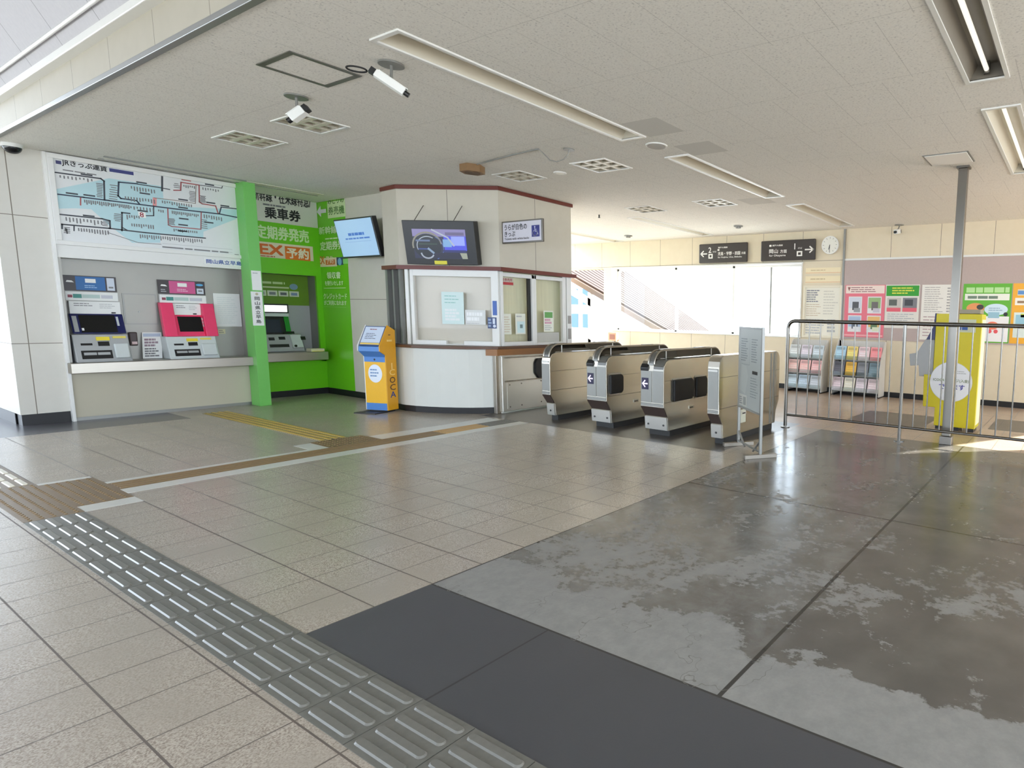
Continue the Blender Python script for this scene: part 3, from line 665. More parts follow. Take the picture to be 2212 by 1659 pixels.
# ================================================================== ROUTE MAP
t = thing('route_map_board', 'large white route map board with pale blue sea above the ticket machines', 'sign', (3.1, 10.72, 2.16))
M = PL((0, 10.725, 0), (1, 0, 0), (0, 0, 1))
b = MB()
for r in ((2.20, 2.15, 4.06, 2.20), (2.20, 3.15, 4.06, 3.205), (2.20, 2.20, 2.25, 3.15), (4.005, 2.20, 4.06, 3.15)): b.obox(M, r[0], r[1], r[2], r[3], -.02, .03, alum)
b.build('frame', t, bevel=.004)
mapw = mat('map_sheet', (222, 224, 224), 0.3, noise=.02); sea = mat('map_sea', (182, 214, 220), 0.3, noise=.02)
b = MB(); b.rect(M, 2.25, 2.20, 4.005, 3.15, mapw, 0.0)
q = lambda x, y: M.px(x, y)
MP = lambda pts: [q(x, y) for x, y in pts]
f1 = lambda X, Y: (80 + X / 8.508, 310 + Y / 8.508)      # readings from two enlargements of the board
f2 = lambda X, Y: (300 + X / 7.542, 360 + Y / 7.542)
b.shape(M, MP([f1(240, 860), f1(1320, 640), f1(1320, 1500), f1(1000, 1210), f1(700, 1190), f1(250, 1200)]), sea, .0006)
b.shape(M, MP([f1(1320, 640), f2(380, 320), f2(400, 520), f2(860, 660), f2(1600, 700), f2(1590, 850), f2(1050, 1060), f2(1050, 1160), f2(350, 1110), f2(350, 1240), f2(-110, 1240), f1(1320, 1500)]), sea, .0007)
nv, rd, bk = P((52, 64, 84)), P((170, 84, 86)), P((62, 66, 74))
def route(pts, m, wd=.016): b.stroke(M, MP(pts), wd, m, .0016)
route([f1(220, 515), f1(1170, 645), f1(1230, 690), f1(1240, 1040)], bk); route([f1(240, 915), f1(860, 990), f1(1330, 1050), f2(240, 645), f2(600, 690), f2(1310, 770), f2(1590, 825)], nv)
route([f1(260, 1285), f1(1200, 1385), f1(1335, 1420), f1(1345, 1560)], bk); route([f1(460, 1560), f1(460, 1485), f1(800, 1515), f1(1330, 1560), f2(100, 1075), f2(1080, 1165)], bk)
route([f1(680, 1600), f1(680, 1510)], bk, .012); route([f1(1840, 740), f1(1500, 710), f1(1490, 960), f1(1540, 1010), f1(1830, 1050), f1(1880, 1110)], nv); route([f1(1560, 1600), f1(1560, 1270), f1(1700, 1285)], bk); route([f1(1560, 1540), f1(1650, 1590)], bk, .012)
route([f1(1840, 745), f2(330, 340), f2(500, 372)], bk, .012); route([f2(378, 120), f2(378, 390)], bk, .02)
route([f2(570, 385), f2(680, 385), f2(685, 255), f2(980, 300), f2(985, 575), f2(1030, 605), f2(1250, 640), f2(1290, 760)], rd, .014); route([f2(930, 300), f2(920, 600), f2(600, 550), f2(250, 510)], P((140, 130, 120)), .009); route([f2(980, 300), f2(1350, 350), f2(1370, 290)], bk, .009)
route([f2(240, 640), f2(240, 800), f2(110, 800)], bk, .012); route([f2(470, 690), f2(480, 950), f2(540, 975), f2(1010, 1020), f2(1015, 740)], rd, .012); route([f2(1310, 770), f2(1340, 660), f2(1600, 688)], nv, .014)
b.shape(M, MP([f2(225, 500), f2(290, 505), f2(290, 640), f2(225, 635)]), P((226, 150, 150)), .0012)
route([f1(800, 1000), f1(800, 1130)], rd, .012)
sq = f1(1930, 1310); u, v = q(*sq); b.rect(M, u - .035, v - .035, u + .035, v + .035, W, .0018); b.txt(M, '8', u - .022, v - .03, .06, P((150, 30, 50)), .0022, .02)
rr = random.Random(3)
def ticks(p0, p1, nn, L, m=None):               # station names hanging off a line
    for k in range(nn):
        x = p0[0] + (p1[0] - p0[0]) * k / (nn - 1); y = p0[1] + (p1[1] - p0[1]) * k / (nn - 1); u, v = q(x, y); l = L * rr.uniform(.55, 1.15)
        b.rect(M, u - .006, v - .014 - l, u + .006, v - .014, m or GR, .002)
def hticks(p0, p1, nn, L):
    for k in range(nn):
        x = p0[0] + (p1[0] - p0[0]) * k / (nn - 1); y = p0[1] + (p1[1] - p0[1]) * k / (nn - 1); u, v = q(x, y); l = L * rr.uniform(.7, 1.1)
        b.rect(M, u - l / 2, v - .005, u + l / 2, v + .005, GR, .002)
ticks(f1(420, 560), f1(1000, 630), 9, .04); ticks(f1(870, 1010), f1(1300, 1060), 12, .05); ticks(f1(1330, 1070), f1(1680, 1110), 11, .045); ticks(f1(530, 1330), f1(1180, 1400), 11, .055)
ticks(f1(760, 1530), f1(1300, 1580), 12, .05); ticks(f1(1730, 760), f1(2150, 830), 9, .05); ticks(f1(1620, 950), f1(2150, 1010), 11, .05); ticks(f1(1720, 1130), f1(2130, 1170), 8, .045); ticks(f1(1650, 1290), f1(1870, 1310), 6, .05)
ticks(f2(380, 535), f2(850, 600), 13, .04); ticks(f2(540, 700), f2(960, 760), 15, .045); ticks(f2(1060, 760), f2(1340, 810), 8, .055); ticks(f2(570, 995), f2(940, 1035), 12, .035); ticks(f2(20, 1085), f2(1020, 1170), 28, .055)
ticks(f2(730, 280), f2(900, 300), 6, .035); ticks(f2(1040, 320), f2(1290, 360), 7, .035); ticks(f1(1740, 1450), f1(2130, 1480), 10, .045); ticks(f2(320, 680), f2(390, 690), 3, .03); ticks(f1(0 + 520, 1440 + 90), f1(540, 1545), 2, .06)
hticks(f1(1150, 740), f1(1150, 980), 9, .06); hticks(f1(1410, 770), f1(1400, 1020), 7, .07); hticks(f2(1040, 480), f2(1040, 580), 7, .07); hticks(f2(530, 850), f2(530, 940), 6, .07); hticks(f2(870, 410), f2(870, 560), 7, .07); hticks(f1(1490, 1300), f1(1480, 1420), 5, .07); hticks(f1(1270, 1430), f1(1250, 1510), 4, .06); hticks(f2(1060, 870), f2(1060, 1000), 5, .08); hticks(f1(550, 1545), f1(550, 1640), 4, .07); hticks(f2(610, 280), f2(620, 340), 3, .06)
for X, Y in ((710, 1110 - 60), (720, 540), (720, 670), (730, 850), (720, 950), (770, 220), (1150, 295), (1170, 590), (1140, 910), (1400, 640)): u, v = q(*f2(X, Y)); b.rect(M, u - .05, v - .009, u + .05, v + .009, bk if X != 770 else rd, .002)
for X, Y in ((910, 575), (640, 920), (960, 955), (950, 1330), (1920, 720), (1980, 920), (1940, 1240)): u, v = q(*f1(X, Y)); b.rect(M, u - .05, v - .009, u + .05, v + .009, bk, .002)
u, v = q(*f1(345, 370)); b.rect(M, u, v, u + .045, v + .04, P((60, 62, 110)), .002)
u, v = q(*f1(460, 405)); u2, v2 = q(*f1(1285, 505)); b.txt(M, 'JRきっぷ運賃', u, v - .004, .085, K, .0024, .035, u2 - u)
u, v = q(*f1(1330, 515)); u2, _ = q(*f1(1775, 575)); b.rect(M, u, v, u2, v + .042, P((52, 58, 120)), .002)
u, v = q(*f1(470, 470)); u2, v2 = q(*f1(1250, 560)); b.bars(M, u, v - .02, u2, v + .005, 1, GR, .002, .5, 5)
u, v = q(*f2(-110, 1245)); b.stroke(M, MP([f1(1330 - 20, 1640), f2(-10, 1238), f2(360, 1265)]), .007, GR, .002)
u, v = q(*f2(380, 1300)); u2, v2 = q(*f2(1490, 1370)); b.bars(M, u, v - .03, u2, v + .02, 1, GR, .002, .35, 8, 0.05); b.stroke(M, MP([f2(385, 1250), f2(1520, 1350)]), .004, LG, .0018); b.stroke(M, MP([f2(385, 1310), f2(1520, 1400)]), .004, LG, .0018)
u, v = q(*f2(1560, 1450)); b.rect(M, u, v, u + .05, v + .022, GR, .002)
b.build('map_face', t)
t = thing('name_plate', 'small white plate with blue lettering at the lower right of the route map', 'sign', (3.85, 10.735, 2.0))
b = MB(); S = PL((0, 10.735, 0), (1, 0, 0), (0, 0, 1)); b.obox(S, 3.575, 2.035, 4.03, 2.125, -.001, .008, white_pl); b.build('plate', t)
b = MB(); b.txt(S, '岡山県立早島', 3.60, 2.052, .058, P((60, 90, 160)), .010, .05, .40); b.build('lettering', t)
# ================================================================== TICKET MACHINES
t = thing('machine_counter', 'stainless steel shelf running under the two ticket machines', 'shelf', (3.1, 10.72, 0.6))
b = MB(); b.box(2.175, 10.58, .60, 4.11, 10.735, .728, steel); b.box(2.235, 10.735, .715, 4.045, 10.995, .728, steel_w); b.build('shelf', t, bevel=.006)
def plate(mb, x0, x1, ya, za, yb, zb, th, mt):             # leaning slab, from (ya, za) at the top to (yb, zb) at the bottom
    mb.prism([(ya, za), (yb, zb), (yb + th, zb), (ya + th, za)][::-1], x0, x1, 'x', mt)
def machine(label, X, cols, kind):
    x0, x1 = X
    t = thing('ticket_machine', label, 'ticket machine', ((x0 + x1) / 2, 10.8, .73), 'ticket machines in the steel alcove')
    Hp = PL((0, 10.958, 0), (1, 0, 0), (0, 0, 1))
    wd = x1 - x0
    b = MB(); b.obox(Hp, x0, 1.61, x1, 1.80, -.035, 0, mat('dark_header', (54, 46, 48), .4) if 'dark_header' not in MATS else MATS['dark_header'])
    b.rect(Hp, x0 + wd * .22, 1.622, x0 + wd * .78, 1.79, P(cols[0])); 
    b.rect(Hp, x0 + wd * .40, 1.715, x0 + wd * .60, 1.765, W, .003); b.bars(Hp, x0 + wd * .38, 1.645, x0 + wd * .65, 1.69, 2, P(cols[1]), .003)
    b.rect(Hp, x0 + wd * .81, 1.625, x0 + wd * .96, 1.70 if kind else 1.785, P((206, 214, 226)), .003); b.rect(Hp, x0 + wd * .84, 1.655, x0 + wd * .93, 1.675, GR, .004)
    if kind: b.disc(Hp, x0 + wd * .88, 1.75, .04, P((90, 170, 220)), .003, .016); b.bars(Hp, x0 + .02, 1.63, x0 + wd * .17, 1.68, 2, LG, .003)
    b.shape(Hp, [(x0 + .02, 1.715), (x0 + .09, 1.712), (x0 + .07, 1.735), (x0 + .03, 1.738)], W, .003)
    b.build('header_panel', t)
    b = MB(); b.obox(Hp, x0, 1.49, x1, 1.60, -.03, .012, white_pl); y = .0135
    b.rect(Hp, x0 + .02, 1.525, x0 + .06, 1.56, P((140, 60, 76)), y); b.rect(Hp, x0 + .065, 1.52, x0 + .14, 1.57, P((62, 140, 130)), y); b.rect(Hp, x0 + .145, 1.522, x0 + .30, 1.568, P((180, 202, 196)), y); b.rect(Hp, x0 + .31, 1.522, x1 - .05, 1.565, P((196, 198, 206)), y)
    b.build('fare_strip', t, bevel=.003)
    b = MB(); Ip = PL((0, 10.935, 0), (1, 0, 0), (0, 0, 1))
    xa, xb = (x0 + .02, x1 + .01) if not kind else (x0 + .115, x1 - .075)
    b.obox(Ip, xa, 1.325, xb, 1.482, -.05, 0, white_pl); b.bars(Ip, xa + .04, 1.415, xa + (xb - xa) * .5, 1.465, 2, GR, .002, .35); b.bars(Ip, xa + (xb - xa) * .58, 1.39, xb - .03, 1.46, 3, LG, .002, .3); b.rect(Ip, xb - .09, 1.332, xb - .05, 1.35, K, .002)
    b.build('instruction_panel', t, bevel=.003)
    b = MB(); mt = navy if not kind else pink
    if kind:
        plate(b, x0 - .02, x0 + .115, 10.90, 1.49, 10.80, 1.03, .09, mt); plate(b, x1 - .075, x1 + .06, 10.90, 1.49, 10.80, 1.03, .09, mt)
        plate(b, x0 + .115, x1 - .075, 10.925, 1.325, 10.83, 1.03, .04, mt)
    else: plate(b, x0 + .01, x1 + .02, 10.935, 1.325, 10.84, 1.075, .05, mt)
    ss = b.build('screen_surround', t, bevel=.008)
    tl = Vector((0, 10.925 if kind else 10.935, 1.325)); brv = Vector((0, 10.83 if kind else 10.84, 1.03 if kind else 1.075)); Sp = PL(brv, (1, 0, 0), tl - brv); hh = (tl - brv).length
    b = MB()
    if kind: b.obox(Sp, x0 + .15, hh * .22, x1 - .09, hh * .92, -.004, .004, screen_off); 
    else: b.obox(Sp, x0 + .085, hh * .07, x1 - .06, hh * .93, -.004, .004, screen_off)
    b.build('screen', ss)
    b = MB()
    if kind:
        for k in range(3): b.obox(Sp, x1 - .085, hh * (.45 + .15 * k), x1 - .05, hh * (.56 + .15 * k), 0, .006, lgrey_pl)
    else: b.obox(Sp, x0 + .025, hh * .1, x0 + .065, hh * .88, 0, .006, grey_pl); b.obox(Sp, x1 - .05, hh * .4, x1 - .03, hh * .86, 0, .006, lgrey_pl); b.obox(Sp, x0 + .09, hh * .16, x0 + .11, hh * .28, 0.003, .009, white_pl)
    b.build('keypad', ss)
    b = MB(); zt = 1.03 if kind else 1.07; mt = lgrey_pl if kind else grey_pl
    b.prism([(10.78, zt), (10.68, .75), (10.66, .729), (10.98, .729), (10.98, zt)][::-1], x0 - .03 if kind else x0 - .02, x1 + .01, 'x', mt); dk_ = b.build('control_deck', t, bevel=.008)
    Dp = PL((0, 10.679, .75), (1, 0, 0), Vector((0, .1, zt - .75))); hd = math.hypot(.1, zt - .75)
    b = MB(); b.obox(Dp, x0 + .19, hd * .55, x0 + .29, hd * .72, -.01, .003, black_pl); b.obox(Dp, x0 + .04, hd * .58, x0 + .14, hd * .66, -.01, .003, black_pl); b.build('note_slot', dk_)
    b = MB(); b.obox(Dp, x0 + .18, hd * .76, x0 + .30, hd * .90, 0, .008, P((236, 214, 60))); b.obox(Dp, x0 + .33, hd * .84, x0 + .45, hd * .92, 0, .008, P((226, 210, 96))); b.build('slot_light', dk_)
    b = MB(); b.obox(Dp, x0 + .03, hd * .06, x0 + .30, hd * .38, -.02, .004, black_pl); b.obox(Dp, x0 + .05, hd * .20, x0 + .16, hd * .30, .004, .010, grey_pl); b.obox(Dp, x0 + .17, hd * .20, x0 + .28, hd * .30, .004, .010, grey_pl); b.build('coin_tray', dk_)
    b = MB(); b.obox(Dp, x0 + .32, hd * .05, x1 - .01, hd * .62, 0, .035, lgrey_pl); b.build('ticket_tray', dk_, bevel=.012)
    return t
machine('navy screened ticket machine under the blue header, beside the corner pillar', (2.27, 2.735), ((36, 104, 168), (150, 190, 226)), 0)
machine('pink framed ticket machine under the pink header', (3.14, 3.635), ((208, 84, 140), (240, 190, 214)), 1)
A = PL((0, 10.998, 0), (1, 0, 0), (0, 0, 1))
t = thing('steel_hatch', 'square grey steel hatch between the two ticket machines', 'hatch', (2.95, 10.99, 1.2))
b = MB(); b.obox(A, 2.785, 1.19, 3.115, 1.60, -.002, .008, alum_g); b.build('frame', t)
b = MB(); b.obox(A, 2.80, 1.205, 3.10, 1.585, .004, .011, alcove_m); b.build('door', t)
b = MB(); b.cyl(A.p(2.93, 1.36, .011), A.p(2.93, 1.36, .02), .009, grey_pl, 14); b.build('lock', t)
t = thing('help_phone', 'small dark brown intercom between the navy and pink ticket machines', 'intercom', (2.84, 10.97, .9))
b = MB(); b.obox(A, 2.80, .91, 2.88, 1.09, 0, .06, mat('dark_brown_case', (62, 44, 40), .4)); b.build('body', t, bevel=.012)
b = MB(); b.obox(A, 2.82, .93, 2.87, .965, .06, .064, P((226, 200, 200))); b.build('button', t)
t = thing('leaflet_notice', 'white printed notice leaning on the shelf between the ticket machines', 'notice', (3.0, 10.93, .73))
Ln = PL((2.90, 10.90, .735), (1, 0, 0), (0.1, .22, 1)); b = MB(); b.obox(Ln, 0, 0, .195, .36, -.006, 0, white_pl); b.rect(Ln, .01, .30, .185, .345, P((176, 190, 208)), .001); b.bars(Ln, .02, .16, .18, .28, 3, P((150, 130, 140)), .001, .7); b.bars(Ln, .02, .02, .18, .15, 4, GR, .001, .6); b.build('sheet', t)
t = thing('acrylic_notice', 'clear framed white notice right of the pink ticket machine', 'notice', (3.9, 10.99, 1.16))
b = MB(); b.obox(A, 3.73, 1.16, 4.045, 1.645, 0, .012, white_pl); b.bars(A, 3.77, 1.2, 4.01, 1.6, 14, P((214, 220, 218)), .0135, .3); b.build('sheet', t, bevel=.004)
b = MB(); b.obox(A, 3.755, 1.055, 3.84, 1.125, 0, .004, P((214, 206, 170))); b.bars(A, 3.765, 1.065, 3.83, 1.115, 2, GR, .005); tag(b.build('sticker', origin=(3.8, 10.99, 1.09)), 'small cream sticker under the clear framed notice', 'sticker')
# ================================================================== GREEN CORNER
G = PL((0, 11.308, 0), (1, 0, 0), (0, 0, 1))
def fit(mb, pl, body, p_lb, p_rb, hpx_top, mt, d=.004, bold=.03):      # lettering between two measured baseline points
    u0, v0 = pl.px(*p_lb); u1, v1 = pl.px(*p_rb); _, vt = pl.px(p_lb[0], hpx_top)
    mb.txt(pl, body, u0, (v0 + v1) / 2, vt - v0, mt, d, bold, u1 - u0)
t = thing('ticket_sign_board', 'white board with large black lettering at the top of the green alcove', 'sign', (4.75, 11.30, 2.8))
b = MB(); b.obox(G, 4.15, 2.80, 5.312, 3.215, 0, .006, P((212, 212, 200))); b.build('board', t)
b = MB(); Gt = PL((0, 11.300, 0), (1, 0, 0), (0, 0, 1)); fit(b, Gt, '新幹線・在来線特急/', (547, 436), (671, 445), 410, K, .002, .022); fit(b, Gt, '乗車券', (573, 472), (649, 478), 448, K, .002, .055)
u0, v0 = Gt.px(568, 441); u1, v1 = Gt.px(617, 447); b.bars(Gt, u0, v0 - .02, u1, v0 + .025, 1, GR, .002, .6, 2, .02); b.build('lettering', t)
t = thing('pass_sales_lettering', 'pale green cut lettering on the green alcove above the orange sign', 'sign', (4.8, 11.3, 2.5))
b = MB(); fit(b, G, '定期券発売', (554, 516), (667, 522), 488, P((206, 232, 176)), .003, .05); b.build('lettering', t)
t = thing('orange_booking_sign', 'white and orange booking sign on the green alcove wall above the machine', 'sign', (4.8, 11.3, 2.2))
u0, v0 = G.px(559, 555); u1, v1 = G.px(677, 561); _, vt = G.px(559, 521)
b = MB(); b.obox(G, u0, (v0 + v1) / 2 - .01, u1, vt, 0, .005, P((226, 214, 186))); ua, _ = G.px(615, 540); ub, _ = G.px(669, 540); b.rect(G, ua, v0 + .0, ub, vt - .035, P((222, 116, 32)), .006); b.build('board', t)
b = MB(); o1 = P((214, 104, 30)); b.txt(G, 'EX', u0 + .02, v0 + .055, (vt - v0) * .62, o1, .008, .06, ua - u0 - .05); b.build('lettering', t); b = MB(); b.txt(G, '予約', ua + .025, v0 + .025, (vt - v0) * .66, P((236, 226, 200)), .008, .05, ub - ua - .05); b.bars(G, u0 + .02, v0 + .005, ua - .06, v0 + .04, 1, P((190, 120, 90)), .008, .6); b.build('lettering', t)
# machine in the green recess
Q = PL((0, 11.50, 0), (1, 0, 0), (0, 0, 1))
def qb(mb, x0, y0, x1, y1, d0, d1, mt):
    u0, v0 = Q.px(x0, y1); u1, v1 = Q.px(x1, y0); mb.obox(Q, u0, v0, u1, v1, d0, d1, mt)
t = thing('reservation_machine', 'green sided reserved seat ticket machine in the green alcove recess', 'ticket machine', (4.7, 11.45, .74))
b = MB(); qb(b, 560, 657, 621, 676, -.08, .02, black_pl); b.build('lamp_box', t)
b = MB(); qb(b, 560, 660, 618, 673, .02, .026, mat('lit_panel', (250, 246, 250), .4, emit=.4)); b.build('lit_panel', t)
b = MB(); qb(b, 560, 676, 622, 683, -.08, .02, lgrey_pl); b.build('fare_strip', t)
zs = [Q.px(600, y)[1] for y in (683, 722, 760)]; xa = Q.px(560, 700)[0]; xb = Q.px(612, 690)[0]; xc = Q.px(645, 745)[0]
b = MB(); plate(b, xa, xb, 11.50, zs[0], 11.42, zs[1], .06, black_pl); b.build('screen_surround', t, bevel=.004)
b = MB(); Sp = PL((0, 11.42, zs[1]), (1, 0, 0), (0, .08, zs[0] - zs[1])); b.obox(Sp, xa + .04, .03, xb - .06, .25, 0, .004, mat('dim_blue_screen', (30, 42, 58), .15)); b.build('screen', t)
b = MB(); plate(b, xb, xb + .07, 11.49, zs[0], 11.41, zs[1], .07, mat('deep_green_side', (30, 140, 40), .35)); b.build('side_cheek', t, bevel=.004)
b = MB(); b.prism([(11.40, zs[1]), (11.30, .78), (11.29, .745), (11.6, .745), (11.6, zs[1])][::-1], xa, xc, 'x', grey_pl); dk_ = b.build('control_deck', t, bevel=.008)
Dp = PL((0, 11.299, .78), (1, 0, 0), (0, .1, zs[1] - .78))
b = MB(); b.obox(Dp, xa + .06, .16, xa + .14, .21, 0, .004, black_pl); b.obox(Dp, xa + .20, .17, xa + .29, .22, 0, .004, black_pl); b.obox(Dp, xa + .30, .27, xa + .44, .31, 0, .01, black_pl); b.build('card_slot', dk_)
b = MB(); b.obox(Dp, xa + .05, .04, xa + .32, .09, 0, .006, black_pl); b.build('coin_tray', dk_)
b = MB(); b.obox(Dp, xa + .36, .02, xc - .02, .24, 0, .03, lgrey_pl); b.obox(Dp, xa + .50, .15, xa + .57, .21, .03, .034, black_pl); b.cyl(Dp.p(xa + .40, .045, .03), Dp.p(xa + .40, .045, .04), .02, black_pl, 16); b.build('pin_pad', dk_, bevel=.008)
t = thing('alcove_shelf', 'stainless steel shelf under the green alcove ticket machine', 'shelf', (4.75, 11.1, .6))
b = MB(); b.box(4.15, 11.02, .60, 5.22, 11.305, .74, steel); b.box(4.275, 11.305, .70, 5.235, 11.595, .74, steel_w); b.build('shelf', t, bevel=.008)
b = MB(); u0 = 4.98; b.box(u0, 11.06, .741, u0 + .2, 11.22, .79, P((222, 216, 186))); b.box(u0 + .01, 11.055, .742, u0 + .19, 11.06, .76, P((232, 222, 130)))
tag(b.build('slip_box', origin=(5.08, 11.14, .741), bevel=.005), 'small cream slip box standing on the green alcove shelf', 'box')
Bk = PL((0, 11.598, 0), (1, 0, 0), (0, 0, 1))
t = thing('payment_notice', 'green notice strip with white card logos above the alcove machine', 'notice', (4.75, 11.59, 1.7))
b = MB(); b.obox(Bk, 4.28, 1.50, 5.23, 1.99, 0, .004, green_d); b.bars(Bk, 4.3, 1.83, 4.95, 1.89, 1, P((190, 210, 150)), .006, .6, 3); b.rect(Bk, 4.5, 1.775, 4.95, 1.80, P((196, 206, 160)), .006); b.bars(Bk, 4.3, 1.77, 4.48, 1.80, 1, P((190, 210, 150)), .006, .8, 4)
for k in range(5):
    b.rect(Bk, 4.33 + .155 * k, 1.645, 4.47 + .155 * k, 1.735, P((208, 214, 190)), .006); b.rect(Bk, 4.355 + .155 * k, 1.665, 4.445 + .155 * k, 1.71, P(((110, 116, 120), (150, 154, 156), (120, 124, 128), (96, 100, 104), (120, 140, 170))[k]), .007)
b.disc(Bk, 5.02, 1.81, .06, P((120, 150, 170)), .006, .05); b.build('sheet', t)
# side wall of the alcove
Sd = PL((5.318, 0, 0), (0, -1, 0), (0, 0, 1)); wg = P((222, 240, 200))
def sq4(x0, y0, x1, y1): u0, v0 = Sd.px(x0, y1); u1, v1 = Sd.px(x1, y0); return u0, v0, u1, v1
t = thing('green_guide_sign', 'white arrow and framed lettering high on the green side wall', 'sign', (5.31, 10.8, 3.0))
b = MB(); u0, v0, u1, v1 = sq4(685, 443, 704, 470); ym = (v0 + v1) / 2
b.shape(Sd, [(u0, ym), (u0 + (u1 - u0) * .45, v0), (u0 + (u1 - u0) * .45, v0 + .06), (u1, v0 + .06), (u1, v1 - .06), (u0 + (u1 - u0) * .45, v1 - .06), (u0 + (u1 - u0) * .45, v1)], P((222, 222, 226)), .003); b.build('arrow', t)
b = MB(); u0, v0, u1, v1 = sq4(709, 431, 745, 472); b.obox(Sd, u0, v0, u1, v1, 0, .004, P((214, 232, 180))); g2 = P((84, 130, 60)); b.txt(Sd, 'みどりの', u0 + .03, v0 + .22, .11, g2, .006, .03, u1 - u0 - .06); b.txt(Sd, '券売機', u0 + .03, v0 + .05, .13, g2, .006, .03, u1 - u0 - .06); b.build('plate', t)
t = thing('side_wall_lettering', 'white service lettering down the green side wall beside the blue monitor', 'sign', (5.31, 10.8, 1.9))
b = MB()
for body, x0, yb, x1, yt, bd in (('新幹線・特急', 690, 507, 770, 491, .04), ('定期券発売', 693, 541, 757, 523, .05), ('領収書', 707, 602, 736, 588, .05), ('を発行いたします', 703, 617, 742, 607, .04), ('クレジットカード', 700, 646, 750, 634, .03), ('がご利用になれます', 701, 659, 749, 649, .05)):
    u0, v0 = Sd.px(x0, yb); u1, _ = Sd.px(x1, yb); _, vt = Sd.px(x0, yt); b.txt(Sd, body, u0, v0, vt - v0, wg, .003, bd, u1 - u0)
u0, v0, u1, v1 = sq4(703, 511, 745, 518); b.bars(Sd, u0, v0, u1, v1, 1, wg, .003, .8, 3, 0); u0, v0, u1, v1 = sq4(700, 621, 747, 623); b.rect(Sd, u0, v0, u1, v0 + .008, wg, .003); u0, v0, u1, v1 = sq4(700, 662, 748, 663); b.rect(Sd, u0, v0, u1, v0 + .006, P((150, 214, 110)), .003)
b.build('lettering', t)
t = thing('small_booking_sticker', 'small orange and navy booking sticker on the green side wall', 'sticker', (5.31, 11.0, 2.2))
b = MB(); u0, v0, u1, v1 = sq4(688, 556, 727, 577); b.obox(Sd, u0, v0, u1, v1, 0, .003, P((234, 216, 190))); o2 = P((222, 124, 60)); b.txt(Sd, 'EX', u0 + .02, v0 + .05, .12, o2, .005, .05, .2); b.rect(Sd, u0 + .25, v0 + .03, u1 - .05, v1 - .03, o2, .005); b.txt(Sd, '予約', u0 + .27, v0 + .05, .12, P((240, 226, 200)), .007, .03, u1 - u0 - .36)
u2, _, u3, _ = sq4(726, 556, 741, 577); b.obox(Sd, u1, v0 + .02, u3, v1, 0, .003, P((26, 72, 112))); b.disc(Sd, (u1 + u3) / 2, (v0 + v1) / 2, .06, P((120, 180, 214)), .005); u4, v4, u5, v5 = sq4(741, 559, 752, 570); b.rect(Sd, u4, v4, u5, v5, P((140, 220, 120)), .003); b.build('sheet', t)
# upright name sign on the green fin
Fn = PL((0, 10.468, 0), (1, 0, 0), (0, 0, 1))
t = thing('upright_name_sign', 'narrow upright white sign with stacked black characters on the green fin', 'sign', (4.05, 10.46, 1.2))
b = MB(); b.obox(Fn, 3.985, 1.19, 4.115, 1.68, .0, .02, white_pl); b.build('board', t)
b = MB()
for k, ch in enumerate('岡山県立早島'): b.txt(Fn, ch, 4.05, 1.555 - .066 * k, .05, P((60, 64, 62)), .022, .04, .06, 'c')
b.disc(Fn, 4.05, 1.645, .018, P((190, 180, 150)), .022); b.build('lettering', t)
t = thing('corner_notice', 'small white paper notice above the upright sign on the green fin', 'notice', (4.08, 10.46, 1.7))
b = MB(); b.obox(Fn, 4.01, 1.70, 4.125, 1.98, 0, .006, white_pl); b.bars(Fn, 4.025, 1.93, 4.11, 1.96, 1, LG, .0075); b.build('sheet', t)
# ================================================================== MONITORS AND OFFICE SIGN
def monitor(name, label, c, right, upv, wd, ht, dep, bez, scr):
    c = Vector(c); T = PL(c, right, upv)
    t = thing(name, label, 'screen', tuple(c))
    b = MB(); b.obox(T, -wd / 2, -ht / 2, wd / 2, ht / 2, -dep, 0, black_pl); b.build('housing', t, bevel=.006)
    b = MB(); scr(b, T, -wd / 2 + bez[0], -ht / 2 + bez[3], wd / 2 - bez[2], ht / 2 - bez[1]); b.build('display', t)
    return t, T
def em(name, c, e=1.0): return MATS.get(name) or mat(name, tuple(int(v * .6) for v in c), .3, emit=e * .95)
def blue_scr(b, T, u0, v0, u1, v1):
    b.rect(T, u0, v0, u1, v1, em('screen_pale_blue', (176, 216, 252), .75), .002)
    bb_ = em('screen_blue_text', (70, 130, 226), .6)
    b.bars(T, u0 + .30, v0 + .30, u1 - .26, v0 + .345, 1, bb_, .004, .9, 3, 0.05); b.bars(T, u0 + .20, v0 + .245, u1 - .14, v0 + .275, 1, bb_, .004, .7, 4, .02); b.rect(T, u0 + .16, v0 + .21, u1 - .12, v0 + .214, em('screen_rule', (130, 170, 236), .6), .004)
t, T = monitor('information_monitor', 'wall monitor with a pale blue page beside the green side wall', (5.03, 9.60, 2.525), (0, -1, 0), (-.20, 0, 1), 1.04, .58, .075, (.02, .02, .02, .025), blue_scr)
b = MB(); b.obox(T, -.15, -.15, .15, .15, -.13, -.075, black_pl); b.tube([T.p(0, 0, -.12), (5.30, 9.6, 2.5)], .03, black_pl); b.build('wall_bracket', t)
